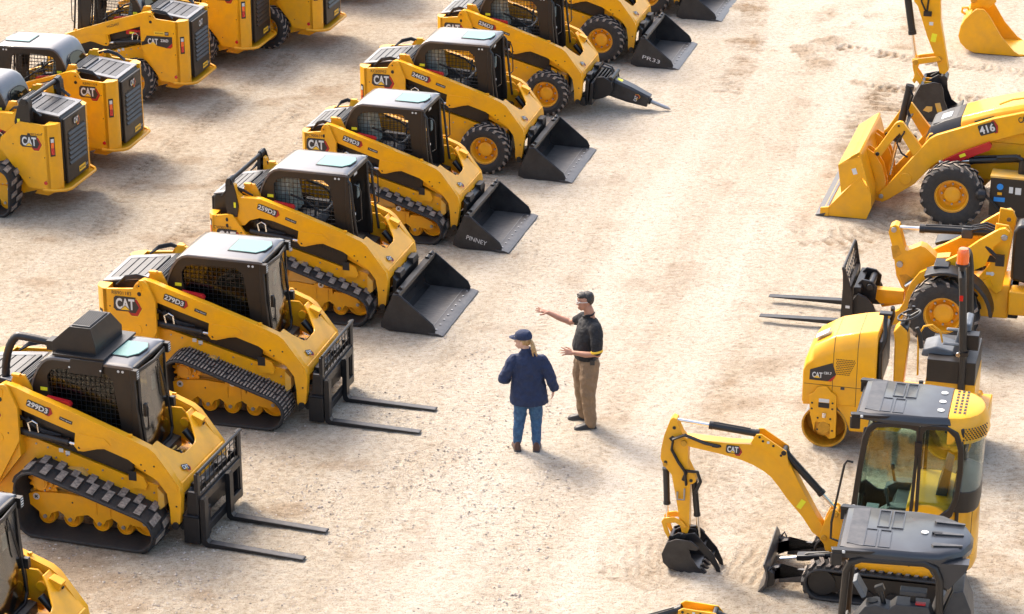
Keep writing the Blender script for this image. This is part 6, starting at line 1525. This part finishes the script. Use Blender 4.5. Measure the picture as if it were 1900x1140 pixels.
def man():
    root = thing('person', 'person in a black polo shirt and khaki trousers, pointing with an outstretched arm', 'person', (.966, 30.56, 0), 180)
    lean = lambda z: -.03*(z - .9)
    b = B(SKIN)
    P = head(b, (.035, 0, 1.735), (1, .26, -.10), (-.26, 1, 0))
    limb(b, [(-.03, 0, 1.50), (-.015, 0, 1.60), (.01, 0, 1.66)], [.068, .064, .060])
    torso(b, [(.90, .01, 0, .10, .14), (1.1, .02, 0, .10, .14), (1.35, -.03, 0, .105, .17), (1.48, -.03, 0, .06, .10)])
    # near arm bent, far arm stretched out
    nA = [(-.095, .19, 1.41), (-.115, .245, 1.27), (-.125, .275, 1.115), (.03, .25, 1.10), (.185, .20, 1.105)]
    fA = [(.04, -.19, 1.42), (.12, -.27, 1.365), (.215, -.335, 1.31), (.37, -.37, 1.36), (.50, -.40, 1.415)]
    limb(b, nA, [.050, .047, .043, .040, .028]); limb(b, fA, [.050, .046, .042, .038, .028])
    hand(b, (.19, .20, 1.106), (1, -.08, .10), (.0, .75, .6), (.1, -.6, .8), curl=.22, spread=.26)
    hand(b, (.505, -.40, 1.416), (1, -.10, .28), (-.25, .3, .9), (.1, .95, -.2), curl=.10, spread=.30)
    for s, hx in ((1, (0, .09)), (-1, (.02, -.09))):
        limb(b, [(0, s*.09, .92), (.01, s*.10, .50), (-.03, s*.10, .10)], [.075, .05, .035])
    body = fuse(b, 'body', root, .0042, 2, .4); face_bits(P, root, True)
    b = B(HAIRD)
    for x, z, r in ((-.035, .062, (.085, .082, .064)), (.03, .088, (.065, .070, .042)), (-.07, .01, (.050, .078, .070)), (.06, .083, (.038, .055, .030))):
        c = P(x, 0, z); ball(b, tuple(c), r, 16)
    for k in (-1, 1): ball(b, tuple(P(-.03, k*.066, .028)), (.05, .020, .045), 10)
    rg2 = random.Random(3)
    for k in range(60):
        a = rg2.uniform(-1, 1); t = rg2.uniform(-.1, .09); c = P(t, a*.06, .115 - abs(a)*.03 - max(0, -t)*.3); ball(b, tuple(c), (.016, .012, .010), 6)
    fuse(b, 'hair', root, .005, 1, .4, .012, .015)
    b = B(POLO)
    torso(b, [(.955, .012, 0, .145, .185), (1.02, .018, 0, .155, .188), (1.12, .03, 0, .158, .188), (1.25, .005, 0, .155, .200), (1.36, -.02, 0, .148, .210), (1.43, -.028, 0, .125, .208), (1.475, -.028, 0, .095, .165), (1.515, -.02, 0, .066, .075), (1.54, -.01, 0, .062, .066)], 24, 24)
    limb(b, [(-.095, .175, 1.41), (-.11, .235, 1.30), (-.115, .268, 1.165)], [.092, .082, .074]); limb(b, [(.045, -.19, 1.42), (.10, -.255, 1.375), (.135, -.30, 1.345)], [.085, .074, .065])
    b.tube([(.06, .0, 1.52), (.03, .06, 1.555), (-.05, .07, 1.57), (-.085, 0, 1.575), (-.05, -.07, 1.57), (.03, -.06, 1.555)], .016, 8, closed=True)
    sh = fuse(b, 'polo_shirt', root, .008, 5, .5, .028, .09)
    b = B(TYEL); b.lathe([(  .079, -.014), (.081, 0), (.079, .014)], (0, 0, 0), 'z', 20); o = b.build('sleeve_band', root)
    o.location = (-.113, .268, 1.150); o.rotation_euler = (radians(9), radians(12), 0)
    b = B(KHA)
    torso(b, [(.90, .0, 0, .138, .165), (.98, .005, 0, .138, .172), (1.0, .008, 0, .135, .170)], 20, 22)
    limb(b, [(-.035, .075, .90), (-.02, .09, .70), (-.01, .10, .50), (-.03, .10, .28), (-.055, .10, .075)], [.132, .120, .102, .088, .078]); limb(b, [(.045, -.075, .90), (.07, -.10, .70), (.065, -.13, .50), (.05, -.16, .28), (.035, -.18, .085)], [.128, .114, .098, .084, .076])
    fuse(b, 'trousers', root, .008, 4, .5, .030, .08)
    b = B(DBLK); torso(b, [(.975, .005, 0, .148, .184), (1.01, .007, 0, .148, .184)], 20, 22); b.m(STEEL).box((.135, 0, .99), (.01, .05, .035)); b.m(DBLK).box((-.06, .19, .965), (.06, .03, .07)); b.build('belt', root, bevel=.004)
    shoe(root, -.055, .10, 0, .155, .13, SHOE); shoe(root, .03, -.18, 0, .23, -.21, SHOE)
man()
def woman():
    root = thing('person', 'person in a navy jacket, jeans and a dark cap with a blond ponytail', 'person', (.192, 29.84, 0), 90)
    f = Vector((.35, 1, -.06)).normalized(); s = Vector((-1, .35, 0)).normalized()
    b = B(SKINF); P = head(b, (.0, .055, 1.50), f, s)
    limb(b, [(-.02, 0, 1.30), (-.01, .02, 1.38), (0, .035, 1.43)], [.060, .050, .050])
    torso(b, [(.70, 0, 0, .10, .14), (.95, 0, 0, .10, .14), (1.2, 0, 0, .10, .15), (1.3, 0, 0, .06, .08)])
    rA = [(-.02, -.19, 1.24), (-.03, -.27, 1.05), (-.04, -.31, .94), (-.02, -.33, .86), (.0, -.33, .82)]
    lA = [(-.02, .19, 1.24), (-.03, .26, 1.08), (-.02, .31, .97), (.10, .27, .94), (.18, .20, .93)]
    limb(b, rA, [.05, .045, .042, .034, .026]); limb(b, lA, [.05, .045, .042, .034, .026])
    hand(b, (.0, -.33, .825), (.15, .05, -1), (-.2, -1, 0), (1, -.2, .1), L=.16, curl=.55); hand(b, (.18, .20, .93), (.6, -.8, .1), (.2, .5, 1), (0, .4, .9), L=.16, curl=.5)
    for k in (-1, 1): limb(b, [(0, k*.09, .80), (0, k*.10, .45), (0, k*.11, .08)], [.07, .05, .03])
    fuse(b, 'body', root, .0052, 3, .4); face_bits(P, root)
    b = B(NAVY)
    torso(b, [(.655, -.01, -.02, .175, .245), (.70, -.01, -.02, .175, .243), (.85, -.005, -.015, .160, .225), (.97, .0, -.01, .148, .210), (1.10, .0, 0, .142, .205), (1.20, -.005, 0, .130, .212), (1.27, -.01, 0, .105, .190), (1.32, -.015, 0, .080, .115), (1.37, -.015, .015, .066, .070), (1.40, -.01, .02, .064, .066)], 28)
    limb(b, [(-.015, -.175, 1.235), (-.03, -.25, 1.10), (-.04, -.30, .985), (-.03, -.325, .90), (-.015, -.335, .855)], [.080, .075, .070, .064, .062])
    limb(b, [(-.015, .175, 1.235), (-.035, .245, 1.10), (-.03, .30, .99), (.04, .295, .94), (.11, .25, .93)], [.080, .075, .072, .064, .058])
    b.tube([(-.02, -.36, .845), (-.045, -.33, .85), (-.02, -.30, .865), (.02, -.31, .86), (.025, -.35, .85)], .012, 6, closed=True)
    fuse(b, 'jacket', root, .008, 4, .5, .036, .085)
    b = B(DEN)
    torso(b, [(.70, 0, -.015, .13, .18), (.85, 0, -.015, .13, .185)])
    limb(b, [(.0, .075, .74), (-.01, .085, .58), (.0, .095, .42), (-.015, .115, .25), (-.01, .125, .12)], [.105, .092, .078, .066, .058]); limb(b, [(.0, -.10, .74), (.0, -.105, .58), (.01, -.115, .42), (-.02, -.115, .25), (-.03, -.118, .10)], [.105, .092, .078, .066, .058])
    fuse(b, 'jeans', root, .008, 4, .5, .026, .07)
    b = B(NAVY)
    u = f.cross(s); n = 20
    def ring(z, r, x=0): return [P(x + r*1.10*cos(2*pi*k/n) - .008, r*.92*sin(2*pi*k/n), z) for k in range(n)]
    b.loft([ring(.028, .102), ring(.06, .104), ring(.095, .094), ring(.120, .070, -.004), ring(.133, .03)])
    b.loft([[P(x, y, z) for x, y, z in q] for q in (
        [(.06, -.085, .030), (.10, -.045, .050), (.108, 0, .056), (.10, .045, .050), (.06, .085, .030), (.06, .085, .036), (.10, .045, .056), (.108, 0, .062), (.10, .045*-1, .056), (.06, -.085, .036)],
        [(.10, -.07, .022), (.165, -.045, .028), (.182, 0, .032), (.165, .045, .028), (.10, .07, .022), (.10, .07, .028), (.165, .045, .034), (.182, 0, .038), (.165, -.045, .034), (.10, -.07, .028)])])
    b.build('cap', root)
    b = B(BLOND)
    for q in ((-.055, 0, -.01, .055, .074, .060), (-.03, .062, .0, .05, .022, .045), (-.03, -.062, .0, .05, .022, .045), (-.07, 0, .03, .04, .06, .04)):
        c = P(*q[:3]); ball(b, tuple(c), (q[4]*.8, q[3], q[5]), 14)
    rg2 = random.Random(5)
    for k in range(16):
        a = P(-.10, 0, .015); dx, dy = rg2.uniform(-.018, .018), rg2.uniform(-.02, .02)
        b.tube([a, a + Vector((-.045 + dx*.3, -.015 + dy*.4, -.01)), a + Vector((-.07 + dx, -.035 + dy, -.10)), a + Vector((-.06 + dx*1.4, -.055 + dy*1.6, -.19 + rg2.uniform(-.02, .03)))], [.012, .016, .014, .005], 6)
    fuse(b, 'hair', root, .005, 1, .4, .012, .015)
    shoe(root, -.03, .125, 0, .17, .15, BOOT, 'boot', .13); shoe(root, -.05, -.118, 0, .16, -.13, BOOT, 'boot', .13)
woman()
